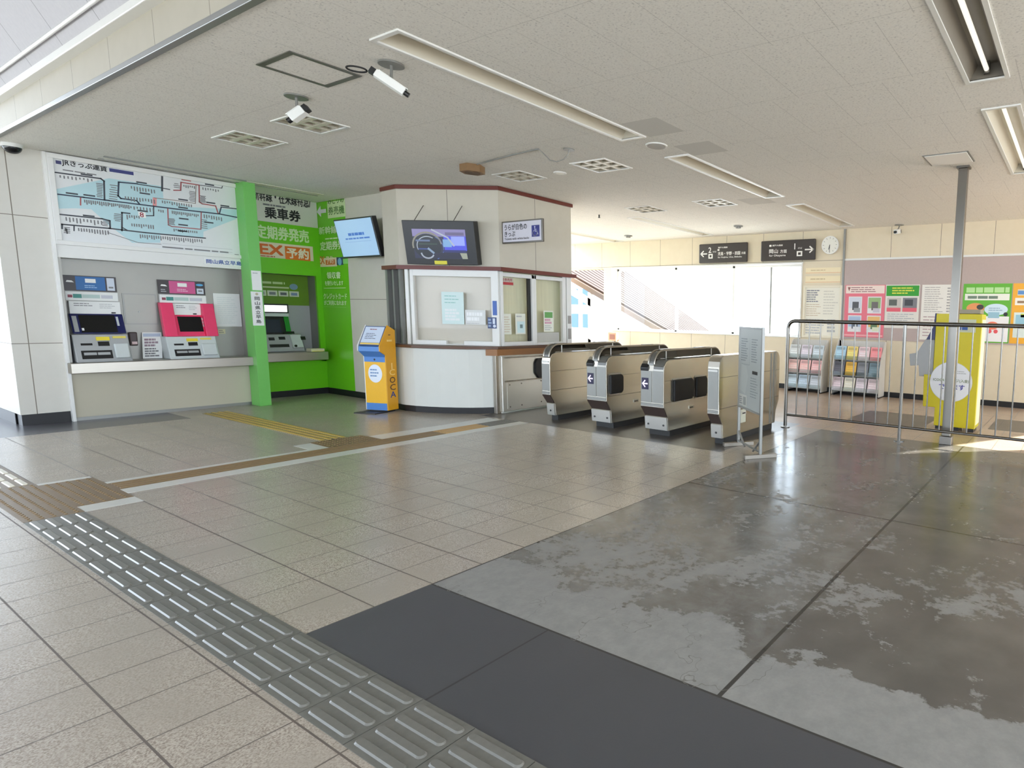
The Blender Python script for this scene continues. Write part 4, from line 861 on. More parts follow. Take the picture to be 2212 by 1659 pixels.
def cab_scr(b, T, u0, v0, u1, v1):
    L, Hh = u1 - u0, v1 - v0; R = lambda a, c, d, e, m, z: b.rect(T, u0 + a * L, v0 + c * Hh, u0 + d * L, v0 + e * Hh, m, z)
    R(0, 0, 1, 1, em('scr_dusk', (40, 42, 78), .6), .002); R(0, .75, 1, 1, em('scr_lilac', (150, 140, 196), .6), .003); R(.58, .28, 1, .78, em('scr_violet', (72, 78, 226), .8), .003); R(.72, .45, .97, .76, em('scr_pale', (150, 168, 250), .8), .0035)
    wh, dk = em('scr_arc', (196, 206, 220), .6), em('scr_dark', (22, 30, 44), .4)
    def arc(cu, cv, r, w_, a0, a1, m, z): b.stroke(T, [(u0 + cu * L + r * math.cos(math.radians(a)), v0 + cv * Hh + .85 * r * math.sin(math.radians(a))) for a in range(a0, a1 + 1, 10)], w_, m, z)
    b.disc(T, u0 + .26 * L, v0 + .42 * Hh, .20, dk, .0032, .17); arc(.26, .45, .205, .022, 10, 190, em('scr_sand', (170, 168, 150), .5), .004); arc(.27, .42, .155, .012, 60, 200, wh, .0045); arc(.30, .36, .20, .010, 300, 420, em('scr_blue_arc', (90, 120, 200), .6), .004)
    R(.05, .58, .32, .64, em('scr_grey_blue', (110, 130, 170), .5), .005); R(.08, .30, .30, .35, em('scr_blue2', (60, 80, 150), .6), .005); R(.10, .47, .45, .52, em('scr_green_dim', (50, 72, 60), .5), .005)
    arc(.25, .2, .09, .02, 190, 330, wh, .005); b.stroke(T, [(u0 + .28 * L, v0 + .33 * Hh), (u0 + .36 * L, v0 + .20 * Hh)], .03, em('scr_pale2', (150, 176, 206), .6), .0055)
    b.stroke(T, [(u0 + .38 * L, v0 + .98 * Hh), (u0 + .66 * L, v0 + .72 * Hh), (u0 + .76 * L, v0 + .45 * Hh)], .02, wh, .005); R(.56, .40, .72, .66, em('scr_sky', (130, 180, 230), .7), .0045); R(.55, .22, .98, .30, em('scr_navy', (40, 44, 120), .6), .005); R(.30, .02, .98, .20, em('scr_night', (30, 30, 60), .5), .0045)
    R(.62, .80, .97, .90, em('scr_mauve', (116, 106, 150), .5), .005); b.shape(T, [(u0 + .9 * L, v0), (u0 + L, v0), (u0 + .99 * L, v0 + .2 * Hh), (u0 + .86 * L, v0 + .2 * Hh)], em('scr_cream', (176, 180, 160), .6), .006)
nD = D.n
cD = D.p(.705, 2.405, .17)
t, T = monitor('hanging_monitor', 'black framed monitor showing a vehicle cab on the ticket office front', tuple(cD), tuple(uD), tuple(Vector((0, 0, 1)) + nD * .16), 1.02, .60, .13, (.13, .115, .13, .085), cab_scr)
b = MB(); b.obox(T, -.11, -.295, .07, -.245, 0, .002, P((214, 206, 60))); b.build('label', t)
for s in (-.36, .20): b = MB(); b.tube([T.p(s, .30, -.06), D.p(.705 + s + .05, 2.94, .005)], .005, steel_d, 8); b.build('hanger_wire', t)
b = MB(); b.obox(T, -.2, -.2, .2, .2, -.17, -.13, black_pl); b.build('wall_bracket', t)
Fl = PL((5.80, 0, 0), (0, -1, 0), (0, 0, 1))
t = thing('ticket_notice_sign', 'projecting white sign with a blue wheelchair symbol on the office front', 'sign', (5.8, 6.9, 2.43))
b = MB(); b.obox(Fl, -7.30, 2.43, -6.47, 2.74, -.03, 0, steel_d); b.build('frame', t, bevel=.004)
b = MB(); b.rect(Fl, -7.272, 2.452, -6.492, 2.72, P((214, 212, 222)), .002); b.build('face', t)
b = MB(); b.txt(Fl, 'うらが白色の', -7.235, 2.612, .082, K, .004, .025, .46); b.txt(Fl, 'きっぷ', -7.235, 2.525, .072, K, .004, .025, .22); b.txt(Fl, 'Tickets with white backs', -7.235, 2.478, .03, K, .004, .015, .50); b.build('lettering', t)
b = MB(); b.rect(Fl, -6.68, 2.50, -6.525, 2.655, P((48, 52, 130)), .004); wc = P((206, 210, 240)); b.disc(Fl, -6.615, 2.632, .012, wc, .006); b.stroke(Fl, [(-6.615, 2.615), (-6.612, 2.575), (-6.575, 2.573), (-6.555, 2.535)], .012, wc, .006); b.stroke(Fl, [(-6.612 + .042 * math.cos(math.radians(a)), 2.55 + .036 * math.sin(math.radians(a))) for a in range(120, 400, 20)], .011, wc, .006); b.stroke(Fl, [(-6.614, 2.597), (-6.585, 2.597)], .009, wc, .006); b.build('wheelchair_symbol', t)
# papers on the office windows
t = thing('clear_wallet_notice', 'shiny plastic wallet with a notice taped inside the diagonal office window', 'notice', tuple(D.p(.77, 1.28, 0)))
b = MB(); b.obox(D, .615, 1.275, .94, 1.735, .021, .026, P((206, 226, 224))); b.bars(D, .66, 1.56, .9, 1.70, 3, P((150, 196, 190)), .0275, .3); b.bars(D, .66, 1.32, .9, 1.5, 4, P((226, 232, 232)), .0275, .7); b.build('sheet', t)
t = thing('clear_wallet_notice', 'smaller white wallet notice right beside the larger one on the diagonal window', 'notice', tuple(D.p(1.1, 1.28, 0)))
b = MB(); b.obox(D, .955, 1.275, 1.255, 1.485, .021, .026, P((214, 216, 214))); b.bars(D, .98, 1.32, 1.23, 1.46, 2, P((236, 238, 238)), .0275, .7, 4); b.bars(D, .97, 1.285, 1.24, 1.30, 1, P((170, 170, 168)), .0275); b.build('sheet', t)
b = MB(); b.obox(D, 1.365, 1.415, 1.425, 1.62, .026, .03, P((70, 104, 178))); tag(b.build('sticker', origin=tuple(D.p(1.39, 1.5, .03))), 'upright plain blue sticker on the white window post', 'sticker')
b = MB(); b.obox(D, 1.285, 1.225, 1.415, 1.385, .026, .03, P((60, 78, 120))); wq = P((206, 216, 232)); b.rect(D, 1.36, 1.29, 1.395, 1.37, wq, .0315); b.disc(D, 1.385, 1.26, .022, wq, .0315); b.bars(D, 1.295, 1.24, 1.35, 1.37, 3, P((150, 170, 200)), .0315, .6); tag(b.build('sticker', origin=tuple(D.p(1.35, 1.3, .03))), 'square blue and white pictogram sticker under the blue upright sticker', 'sticker')
t = thing('red_window_notice', 'red lettered strip sticker at the top of the office front window', 'sticker', (5.9, 7.3, 1.85))
b = MB(); b.obox(F, 5.80, 1.855, 6.01, 1.965, -.040, -.038, P((196, 190, 176))); b.rect(F, 5.802, 1.86, 6.008, 1.90, P((176, 52, 56)), -.037); b.txt(F, '号券売所', 5.81, 1.91, .045, P((140, 40, 48)), -.036, .03, .18); b.build('sheet', t)
for u0, v0, u1, v1, lab, kd in ((5.815, 1.14, 5.955, 1.44, 'white striped paper at the left of the office front window', 0), (6.03, 1.14, 6.215, 1.445, 'white paper with a small dark panel in the office front window', 1), (6.55, 1.17, 6.75, 1.50, 'paper with a green heading on the right sliding office window', 2)):
    t = thing('window_paper', lab, 'notice', ((u0 + u1) / 2, 7.3, v0)); b = MB(); dd = -.0395 if kd < 2 else -.0195; b.obox(F, u0, v0, u1, v1, dd - .001, dd, P((226, 228, 214)))
    if kd == 0: b.bars(F, u0 + .015, v0 + .02, u1 - .015, v1 - .03, 7, P((206, 190, 168)), dd + .0015, .35)
    elif kd == 1: b.bars(F, u0 + .02, v1 - .06, u1 - .03, v1 - .02, 1, LG, dd + .0015); b.rect(F, u0 + .03, v0 + .02, u1 - .02, v0 + .19, P((200, 226, 226)), dd + .0015); b.rect(F, u0 + .08, v0 + .09, u0 + .13, v0 + .145, P((110, 136, 136)), dd + .003)
    else: b.rect(F, u0 + .02, v1 - .11, u1 - .02, v1 - .02, P((96, 156, 84)), dd + .0015); b.bars(F, u0 + .02, v0 + .12, u1 - .02, v0 + .21, 2, P((206, 150, 170)), dd + .0015, .7); b.bars(F, u0 + .02, v0 + .02, u1 - .02, v0 + .11, 3, LG, dd + .0015)
    b.build('sheet', t)
for z0, z1, lab in ((1.30, 1.43, 'upper small grey plate on the office end frame'), (1.05, 1.22, 'lower small grey plate on the office end frame')):
    b = MB(); b.obox(F, 7.035, z0, 7.10, z1, 0, .006, P((150, 146, 142))); tag(b.build('wall_plate', origin=(7.07, 7.29, z0)), lab, 'plate')
# ================================================================== TICKET GATES
GX = 5.585
def gate_profile(top):                                     # side outline, front at the left
    return [(.10, .075), (.085, .235), (0, .37), (0, top - .13), (.012, top - .07), (.05, top - .02), (.11, top), (1.42, top), (1.48, top - .02), (1.52, top - .07), (1.53, top - .13), (1.53, .37), (1.445, .235), (1.43, .075)]
def gate(label, y0, y1, wide, rail, flaps):                # y0 < y1
    t = thing('ticket_gate', label, 'ticket gate', (GX, (y0 + y1) / 2, 0), 'row of four ticket gates')
    top = .935 if rail else 1.03
    b = MB(); pr = [(GX + x, z) for x, z in gate_profile(top)]; b.prism(pr, y0, y1, 'y', gate_m); b.build('body', t, bevel=.006)
    b = MB(); b.box(GX + .15, y0 + .02, 0, GX + 1.38, y1 - .02, .075, plinth_m); b.build('plinth', t)
    b = MB(); b.prism([(GX + .083, .08), (GX + .10, .075), (GX + .10, .24), (GX + .068, .235)], y0 + .008, y1 - .008, 'y', steel_w); b.build('kick_plate', t)
    b = MB(); b.prism([(GX + .078, .245), (GX + .09, .25), (GX + .01, .372), (GX - .004, .362)], y0 + .006, y1 - .006, 'y', mat('gate_underside', (70, 58, 54), .5) if 'gate_underside' not in MATS else MATS['gate_underside']); b.build('underside', t)
    for s in ((y0 + .06, y1 - .06) if wide else ((y0 + y1) / 2,)):
        b = MB(); b.cyl((GX + .082, s, .14), (GX + .07, s, .142), .012, plinth_m, 14); b.build('bolt', t)
    Pf = PL((GX, 0, 0), (0, -1, 0), (0, 0, 1))
    b = MB(); ym = (y0 + y1) / 2
    if wide:
        b.obox(Pf, -(y1 - .01), .42, -(ym + .004), .80, 0, .006, alum_g); b.obox(Pf, -(ym - .004), .42, -(y0 + .01), .80, 0, .004, alum_g); b.obox(Pf, -(y1 - .01), .375, -(y0 + .01), .412, 0, .006, alum_g)
    else: b.obox(Pf, -(y1 - .01), .42, -(y0 + .01), top - .15, 0, .004, alum_g); b.obox(Pf, -(y1 - .01), .375, -(y0 + .01), .412, 0, .006, alum_g)
    b.build('front_panel', t, bevel=.003)
    b = MB(); yl0, yl1 = (y0 + .005, ym - .015) if wide else (y0 + .02, y1 - .01); zl = .815 if rail else .86
    b.box(GX - .008, yl0, zl - .014, GX + .03, yl1, zl + .01, alum); b.build('front_lip', t, bevel=.004)
    if wide:
        b = MB(); b.prism([(GX - .012, .80), (GX + .0, .80), (GX + .05, .875), (GX + .02, .885), (GX - .016, .84)], y1 - .12, y1 - .005, 'y', black_pl); cr_ = b.build('card_reader', t, bevel=.006)
        rdp = PL((GX - .013, 0, .80), (0, -1, 0), (.06, 0, .09)); b = MB(); b.disc(rdp, -(y1 - .07), .03, .02, P((210, 204, 190)), .004); b.rect(rdp, -(y1 - .03), .06, -(y1 - .10), .075, P((150, 130, 80)), .004); b.build('reader_light', cr_)
        b = MB(); b.obox(Pf, -(y1 - .025), .575, -(y1 - .125), .715, .006, .010, P((24, 16, 60))); dp_ = b.build('display', t)
        b = MB(); aw = em('arrow_violet', (226, 214, 252), 1.6); cu, cv = -(y1 - .075), .645
        b.stroke(Pf, [(cu + .035, cv), (cu - .03, cv)], .016, aw, .0115); b.stroke(Pf, [(cu, cv + .036), (cu - .034, cv), (cu, cv - .036)], .016, aw, .012); b.build('arrow', dp_)
        b = MB(); b.box(GX + .012, ym - .01, .80, GX + .06, ym + .075, .90, alum_g); b.build('column', t, bevel=.008)
    if rail:
        yr0, yr1 = (ym - .02, ym + .07) if wide else (y0 + .03, y1 - .02)
        arc = [(GX + .02 + .16 * (1 - math.cos(a)), .88 + .16 * math.sin(a)) for a in (math.pi / 2 * k / 8 for k in range(9))]
        arc2 = [(GX + 1.51 - .16 * (1 - math.cos(a)), .88 + .16 * math.sin(a)) for a in (math.pi / 2 * k / 8 for k in range(8, -1, -1))]
        path = arc + arc2
        for yy in (yr0, yr1):
            b = MB(); b.tube([(x, yy, z) for x, z in path], .011, steel, 10); b.build('handrail', t)
        b = MB(); inner = [(x, z - .004) for x, z in path]
        for (xa, za), (xb, zb) in zip(inner[:-1], inner[1:]): b.add([(xa, yr0, za), (xb, yr0, zb), (xb, yr1, zb), (xa, yr1, za)], [(0, 1, 2, 3)], mat('dark_hood', (92, 91, 86), .25) if 'dark_hood' not in MATS else MATS['dark_hood'])
        b.build('hood_strip', t)
        for yy in (yr0 - .004, yr1 + .004):
            b = MB(); b.prism([(GX + .03, .885)] + [(x, z) for x, z in inner[1:-1]] + [(GX + 1.50, .885), (GX + 1.45, .93), (GX + .12, .93)][0:1] + [(GX + 1.40, .945), (GX + .13, .945)], yy - .003, yy + .003, 'y', smoke_m); b.build('hood_panel', t)
        for xx in (GX + .24, GX + 1.26):
            b = MB(); b.box(xx - .008, yr0 - .008, .935, xx + .008, yr0 + .004, 1.04, alum); b.build('support', t)
        for xa_, xb_ in ((.95, 1.15), (.20, .36)): b = MB(); b.box(GX + xa_, yr0 + .01, 1.04, GX + xb_, yr1 - .01, 1.057, steel_d); b.build('sensor_bar', t, bevel=.004)
        if wide:
            b = MB(); cu = [(GX + .004 + .10 * (1 - math.cos(a)), .825 + .115 * math.sin(a)) for a in (math.pi / 2 * k / 6 for k in range(7))]
            b.prism([(GX + .004, .82)] + cu + [(GX + .36, .948), (GX + .36, .93), (GX + .12, .90), (GX + .06, .84)][0:1] + [(GX + .36, .93), (GX + .12, .925), (GX + .03, .82)], y0 + .01, ym - .02, 'y', MATS['dark_hood']); b.build('ticket_slot_cover', t)
    Sf = PL((0, y0, 0), (1, 0, 0), (0, 0, 1))
    for (x0, x1, z0, z1) in flaps:
        b = MB(); k = .05
        b.shape(Sf, [(x0, z0), (x1 - k, z0), (x1, z0 + k), (x1, z1 - k), (x1 - k, z1), (x0, z1)], steel_w, .002); ff_ = b.build('flap_frame', t)
        b = MB(); g = .018; o_ = [(x0 + g, z0 + g), (x1 - k, z0 + g), (x1 - g, z0 + k), (x1 - g, z1 - k), (x1 - k, z1 - g), (x0 + g, z1 - g)]
        b.prism([(x, z) for x, z in o_], y0 - .035, y0 - .003, 'y', black_m); b.build('flap_door', ff_, bevel=.012)
    b = MB(); b.box(GX + .02, y0 - .002, .425, GX + 1.51, y0, .429, plinth_m); b.box(GX + .02, y0 - .002, top - .25, GX + 1.51, y0, top - .247, plinth_m); b.build('seam', t)
    if wide or not rail:
        b = MB(); b.obox(Sf, GX + .52, .30, GX + .62, .335, 0, .008, steel_w); b.obox(Sf, GX + .535, .308, GX + .60, .32, .008, .012, black_pl); b.build('latch', t)
    if not rail:
        for xx in (1.26, 1.34): b = MB(); b.box(GX + xx, y0 - .006, .09, GX + xx + .03, y0, top - .02, alum_g); b.build('edge_strip', t)
        b = MB(); b.box(GX + .50, y0 - .004, .20, GX + .62, y0 - .0005, .36, P((196, 196, 176))); b.build('side_label', t)
    return t
gate('narrow ticket gate nearest the ticket office, with a curved handrail', 6.145, 6.30, False, True, [])
gate('wide ticket gate with lit arrow display, second from the ticket office', 5.14, 5.475, True, True, [(GX + .03, GX + .31, .44, .72)])
gate('wide ticket gate with lit arrow display and two black flaps, nearest the narrow end gate', 4.24, 4.59, True, True, [(GX + .16, GX + .60, .41, .71), (GX + .64, GX + .92, .41, .71)])
gate('narrow ticket gate without a handrail, beside the standing notice board', 3.47, 3.625, False, False, [])
t = thing('office_gate_unit', 'stainless steel gate half fixed against the ticket office front with a black flap', 'ticket gate', (6.1, 7.26, 0))
b = MB(); b.prism([(5.66, .02), (6.62, .02), (6.66, .20), (6.55, .36), (6.55, .80), (6.51, .835), (5.66, .835)], 7.20, 7.30, 'y', steel_w); b.build('body', t, bevel=.008)
Gs = PL((0, 7.199, 0), (1, 0, 0), (0, 0, 1))
b = MB(); b.obox(Gs, 5.70, .80, 6.52, .82, 0, .02, steel_l); b.obox(Gs, 5.70, .455, 6.50, .475, 0, .015, steel_l); b.build('trim_bar', t)
b = MB(); b.obox(Gs, 5.74, .06, 6.42, .44, 0, .006, steel_w); b.build('lower_panel', t)
for x, z in ((5.78, .41), (5.99, .415), (6.36, .425), (5.78, .085), (5.99, .09), (6.36, .10)): b = MB(); b.cyl(Gs.p(x, z, .006), Gs.p(x, z, .012), .011, steel_d, 12); b.build('bolt', t)
b = MB(); b.prism([(6.24, .55), (6.30, .475), (6.50, .475), (6.50, .735), (6.46, .775), (6.28, .775), (6.24, .71)], 7.165, 7.199, 'y', black_m); b.build('flap_door', t, bevel=.01)
# ================================================================== STANDS, POSTS, FENCE
t = thing('card_kiosk', 'yellow and blue card check kiosk standing beside the ticket office', 'kiosk', (4.75, 8.6, 0))
KP = PL((4.645, 8.845, 0), (.115, -.345, 0), (0, 0, 1)); kb = -KP.n                # u along the front, n towards the viewer
def ko(mb, prof, u0, u1, mt):                                                      # prof: (depth behind the front, z)
    A = [KP.p(u0, z, -d) for d, z in prof]; B = [KP.p(u1, z, -d) for d, z in prof]; k = len(prof)
    mb.add(A + B, [tuple(range(k)), tuple(range(k, 2 * k))[::-1]] + [(i, k + i, k + (i + 1) % k, (i + 1) % k) for i in range(k)], mt)
KW = .345
b = MB(); ko(b, [(0, .03), (.19, .03), (.19, .80), (0, .80)], .0, KW - .004, yellow_k); b.build('lower_body', t)
b = MB(); ko(b, [(.0, .03), (.19, .03), (.19, 1.17), (.06, 1.24), (-.10, .95), (-.10, .88), (.0, .82)], KW - .004, KW + .012, yellow_s); b.build('side_panel', t)
b = MB(); ko(b, [(.0, .03), (.19, .03), (.19, 1.17), (.06, 1.24), (-.10, .95), (-.10, .88), (.0, .82)], -.012, 0, alum); b.build('side_panel', t)
b = MB(); ko(b, [(-.095, .875), (-.085, .945), (.06, .955), (.15, .95), (.15, .80), (.0, .79)], 0, KW - .004, kblue); b.build('shelf', t, bevel=.004)
b = MB(); ko(b, [(-.085, .952), (.055, 1.225), (.085, 1.21), (.02, .955)], 0.004, KW - .008, mat('kiosk_screen_frame', (58, 86, 136), .35)); b.build('screen_housing', t)
Kp = PL(KP.p(0, .952, .0855), KP.u, KP.p(0, 1.225, -.055) - KP.p(0, .952, .085)); b = MB(); b.rect(Kp, .016, .05, KW - .02, .295, P((206, 218, 236)), .003); b.bars(Kp, .10, .24, .26, .27, 1, P((150, 90, 96)), .005); b.bars(Kp, .06, .10, .26, .2, 4, P((90, 100, 120)), .005, .35); b.rect(Kp, .016, .02, KW - .02, .045, P((240, 206, 110)), .003); b.build('display', t)
Kf = PL(KP.p(0, 0, .001), KP.u, (0, 0, 1)); b = MB(); b.rect(Kf, .0, .03, KW - .004, .13, kblue, .001); b.rect(Kf, 0, .72, KW - .004, .80, kblue, .001); b.disc(Kf, KW * .5, .755, .014, K, .003); b.disc(Kf, KW * .5, .555, .115, P((230, 238, 248)), .003, .13); b.bars(Kf, KW * .5 - .08, .50, KW * .5 + .08, .63, 3, P((130, 160, 200)), .005, .5)
b.build('front_lettering', t)
Ks = PL(KP.p(KW + .013, 0, 0), kb, (0, 0, 1)); b = MB(); dk = P((84, 58, 40)); lt = P((244, 206, 120))
for ch, z, m in (('I', .62, lt), ('C', .53, lt), ('O', .42, dk), ('C', .315, dk), ('A', .21, P((36, 60, 130)))): b.txt(Ks, ch, .10, z, .085, m, .002, .02, .10 if ch != 'I' else .022, 'c')
b.rect(Ks, .06, 1.10, .10, 1.112, dk, .002); b.bars(Ks, .03, 1.0, .16, 1.05, 1, P((250, 214, 130)), .002, .5); b.build('side_lettering', t)
b = MB(); ko(b, [(-.20, 0), (.10, 0), (.10, .012), (-.20, .012)], -.03, KW * .92, P((44, 42, 44))); ko(b, [(.03, 0), (.16, 0), (.16, .03), (.03, .03)], .02, KW - .02, P((44, 42, 44))); b.build('base_plate', t)
# standing notice board before the end gate
t = thing('standing_notice_board', 'tall grey notice board on a T footed steel stand before the end gate', 'notice board', (5.6, 3.08, 0))
a0, a1 = Vector((5.37, 2.81, 0)), Vector((5.79, 3.33, 0)); us = (a0 - a1).normalized(); Ns = PL(a1, us, (0, 0, 1)); wS = (a0 - a1).length
if Ns.n.dot(-a1) < 0: pass
b = MB(); b.obox(Ns, .03, .46, wS - .03, 1.345, -.012, .012, P((168, 172, 168))); b.build('panel', t, bevel=.002)
for v in (1.335, .45): b = MB(); b.obox(Ns, .02, v, wS - .02, v + .022, -.016, .016, alum_g); b.build('frame', t)
for u in (.0, wS - .03): b = MB(); b.obox(Ns, u, .03, u + .03, 1.36, -.015, .015, alum_g); b.build('post', t, bevel=.003)
for u in (.015, wS - .015): b = MB(); b.obox(Ns, u - .03, 0, u + .03, .04, -.18, .18, mat('stand_foot', (150, 144, 134), .4, .5) if 'stand_foot' not in MATS else MATS['stand_foot']); b.build('foot', t, bevel=.003)
for u, sg in ((.03, 1), (wS - .03, -1)): b = MB(); b.tube([Ns.p(u + sg * .18, .03, 0), Ns.p(u, .17, 0)], .012, alum_g, 8); b.build('brace', t)
b = MB(); b.tube([Ns.p(.03, .06, 0), Ns.p(wS - .03, .06, 0)], .011, alum_g, 8); b.build('stretcher', t)
b = MB(); tx = P((120, 126, 126))
b.bars(Ns, .08, .98, .28, 1.24, 10, tx, .0135, .4, 3); b.bars(Ns, .38, .98, .56, 1.24, 10, tx, .0135, .4, 4); b.rect(Ns, wS * .62, .86, wS * .84, .895, K, .0135); b.bars(Ns, wS * .55, .60, wS * .88, .83, 8, tx, .0135, .25, 6); b.stroke(Ns, [(.33, 1.24), (.33, .95), (.1, .95)], .004, tx, .0135)
b.build('print', t)
b = MB(); b.obox(Ns, .05, .485, .27, .61, .0125, .016, P((196, 196, 186))); b.bars(Ns, .06, .50, .17, .59, 4, GR, .0175); b.rect(Ns, .18, .50, .255, .59, P((150, 152, 146)), .0175); b.build('notice', t)
b = MB(); b.shape(Ns, [(.05, .66), (.22, .62), (.30, .82), (.24, .93), (.10, .95)], P((176, 180, 174)), .0128); b.build('map_print', t)
# steel post to the ceiling
t = thing('steel_post', 'square brushed steel post rising to the ceiling behind the fence', 'post', (7.32, 1.31, 0))
b = MB(); b.box(7.27, 1.26, 0.10, 7.37, 1.36, CZ - .02, post_m); b.build('shaft', t, bevel=.006)
b = MB(); b.box(7.25, 1.24, 0, 7.39, 1.38, .10, steel_d); b.build('foot', t, bevel=.004)
b = MB(); b.box(7.25, 1.24, CZ - .022, 7.39, 1.38, CZ, steel_d); b.build('cap', t)
# fence
FX = 7.15
t = thing('steel_fence', 'stainless steel tube railing with upright bars dividing the hall', 'railing', (FX, 2.0, 0))
b = MB(); r_ = .10; cnr = [(FX, 3.38, 1.43 - r_)] + [(FX, 3.38 - r_ * (1 - math.cos(a)), 1.43 - r_ + r_ * math.sin(a)) for a in (math.pi / 2 * k / 8 for k in range(1, 9))]
b.tube([(FX, 3.38, .02)] + cnr + [(FX, -2.15, 1.43)], .024, steel_l, 16); b.build('top_rail', t)
b = MB(); b.tube([(FX, 3.38, .175), (FX, -2.15, .175)], .017, steel_l, 12); b.build('bottom_rail', t)
for y in (1.835, .29, -1.255):
    b = MB(); b.cyl((FX, y, .012), (FX, y, 1.41), .021, steel_l, 14); b.build('post', t)
for y in (3.38, 1.835, .29, -1.255):
    b = MB(); b.cyl((FX, y, 0), (FX, y, .012), .062, steel_l, 24); b.build('flange', t)
y = 3.38 - .1545; k = 1
while y > -2.1:
    if k % 10: b = MB(); b.cyl((FX, y, .175), (FX, y, 1.415), .0085, steel_l, 10); b.build('baluster', t)
    y -= .1545; k += 1
# yellow fare machine behind the fence
t = thing('fare_adjustment_machine', 'bright yellow card top-up machine seen from its side behind the fence', 'machine', (8.4, 1.45, 0))
Y = lambda pts: [(p[0], p[1]) for p in pts]
b = MB(); b.prism([(1.13, .05), (1.66, .05), (1.66, .30), (1.82, .30), (1.83, .74), (1.71, .74), (1.71, 1.57), (1.13, 1.57)], 8.27, 8.62, 'x', yellow_m); b.build('cabinet', t, bevel=.006)
b = MB(); b.prism([(1.715, .71), (1.90, .71), (1.915, .86), (2.03, .845), (2.05, 1.01), (1.95, 1.03), (1.84, 1.22), (1.715, 1.22)], 8.29, 8.60, 'x', grey_pl); b.build('console', t, bevel=.006)
b = MB(); b.prism([(1.715, 1.22), (1.83, 1.22), (1.74, 1.40), (1.73, 1.575), (1.715, 1.575)], 8.28, 8.61, 'x', navy); b.build('screen_housing', t, bevel=.004)
b = MB(); b.box(8.30, 1.16, 1.575, 8.6, 1.46, 1.63, P((150, 142, 120))); b.build('top_box', t, bevel=.004)
Ym = PL((8.269, 0, 0), (0, -1, 0), (0, 0, 1)); b = MB(); b.rect(Ym, -1.53, 1.33, -1.20, 1.50, P((196, 200, 170)), .002); b.rect(Ym, -1.45, 1.36, -1.30, 1.44, P((58, 92, 160)), .004); b.rect(Ym, -1.378, 1.36, -1.372, 1.44, W, .005)
b.disc(Ym, -1.47, .66, .275, P((204, 208, 212)), .002, .27, 40); b.disc(Ym, -1.47, .66, .27, P((226, 228, 230)), .003, .265, 40); b.txt(Ym, 'ICOCAチャージ(入金)', -1.70, .655, .05, P((96, 116, 60)), .005, .02, .46); b.txt(Ym, 'できます', -1.62, .56, .07, P((66, 66, 150)), .005, .045, .33); b.bars(Ym, -1.42, .77, -1.26, .82, 2, LG, .005)
b.build('side_lettering', t)
b = MB(); b.box(8.30, 1.15, 0, 8.60, 1.23, .05, black_pl); b.box(8.30, 1.34, 0, 8.60, 1.44, .05, black_pl); b.box(8.30, 1.58, 0, 8.6, 1.645, .05, black_pl); b.build('feet', t)
b = MB(); b.box(8.30, 1.125, .10, 8.60, 1.13, 1.5, P((240, 236, 196))); b.build('edge_panel', t)
# ================================================================== FAR WALL FURNISHINGS
Wl = PL((XW - .028, 0, 0), (0, -1, 0), (0, 0, 1))
blk_s = mat('sign_charcoal', (58, 52, 50), .35, noise=.03)
def hang(label, y0, y1, right):
    t = thing('direction_sign', label, 'sign', (XW - .05, (y0 + y1) / 2, 2.64), 'platform direction signs above the window')
    b = MB(); b.obox(Wl, -y1, 2.645, -y0, 3.06, 0, .05, blk_s); b.build('board', t, bevel=.02)
    T = PL((XW - .079, 0, 0), (0, -1, 0), (0, 0, 1)); wt = P((236, 234, 228)); L = y1 - y0; a = lambda f: -y1 + L * f
    b = MB()
    if not right:
        b.stroke(T, [(a(.17), 2.845), (a(.045), 2.845)], .026, wt, .003); b.stroke(T, [(a(.10), 2.90), (a(.045), 2.845), (a(.10), 2.79)], .026, wt, .0035); b.build('arrow', t); b = MB()
        b.rect(T, a(.21), 2.74, a(.30), 2.84, wt, .003); b.rect(T, a(.235), 2.765, a(.275), 2.815, blk_s, .004); b.build('train_symbol', t); b = MB()
        b.txt(T, '2', a(.21), 2.865, .115, wt, .003, .02); b.txt(T, 'のりば', a(.30), 2.867, .035, wt, .003, .02, .09); b.txt(T, '瀬戸大橋線', a(.41), 2.95, .035, wt, .003, .02, .24); b.txt(T, '児島・宇野・四国', a(.41), 2.80, .075, wt, .003, .03, .56); b.txt(T, '方面', a(.89), 2.81, .05, wt, .003, .03, .10); b.txt(T, 'for Kojima, Uno, Shikoku', a(.41), 2.735, .042, wt, .003, .025, .60); b.rect(T, a(.40), 2.90, a(.44), 2.935, wt, .003)
    else:
        b.stroke(T, [(a(.83), 2.85), (a(.965), 2.85)], .026, wt, .003); b.stroke(T, [(a(.91), 2.905), (a(.965), 2.85), (a(.91), 2.795)], .026, wt, .0035); b.build('arrow', t); b = MB()
        b.rect(T, a(.675), 2.725, a(.775), 2.825, wt, .003); b.rect(T, a(.70), 2.75, a(.75), 2.80, blk_s, .004); b.build('train_symbol', t); b = MB()
        b.txt(T, '1', a(.63), 2.865, .115, wt, .003, .02); b.txt(T, 'のりば', a(.695), 2.867, .035, wt, .003, .02, .09); b.rect(T, a(.165), 2.935, a(.205), 2.975, wt, .003); b.txt(T, '瀬戸大橋線', a(.22), 2.94, .035, wt, .003, .02, .24); b.txt(T, '岡山', a(.165), 2.80, .085, wt, .003, .035, .20); b.txt(T, '方面', a(.37), 2.80, .07, wt, .003, .02, .15); b.txt(T, 'for Okayama', a(.165), 2.725, .05, wt, .003, .025, .38)
    b.build('lettering', t)
hang('charcoal sign for platform 2 with an arrow pointing left', 6.30, 7.53, False)
hang('charcoal sign for platform 1 with an arrow pointing right', 4.74, 5.97, True)
t = thing('wall_clock', 'round white wall clock beside the sign for platform 1', 'clock', (XW - .03, 4.43, 2.92))
c0 = Wl.p(-4.43, 2.92, 0)
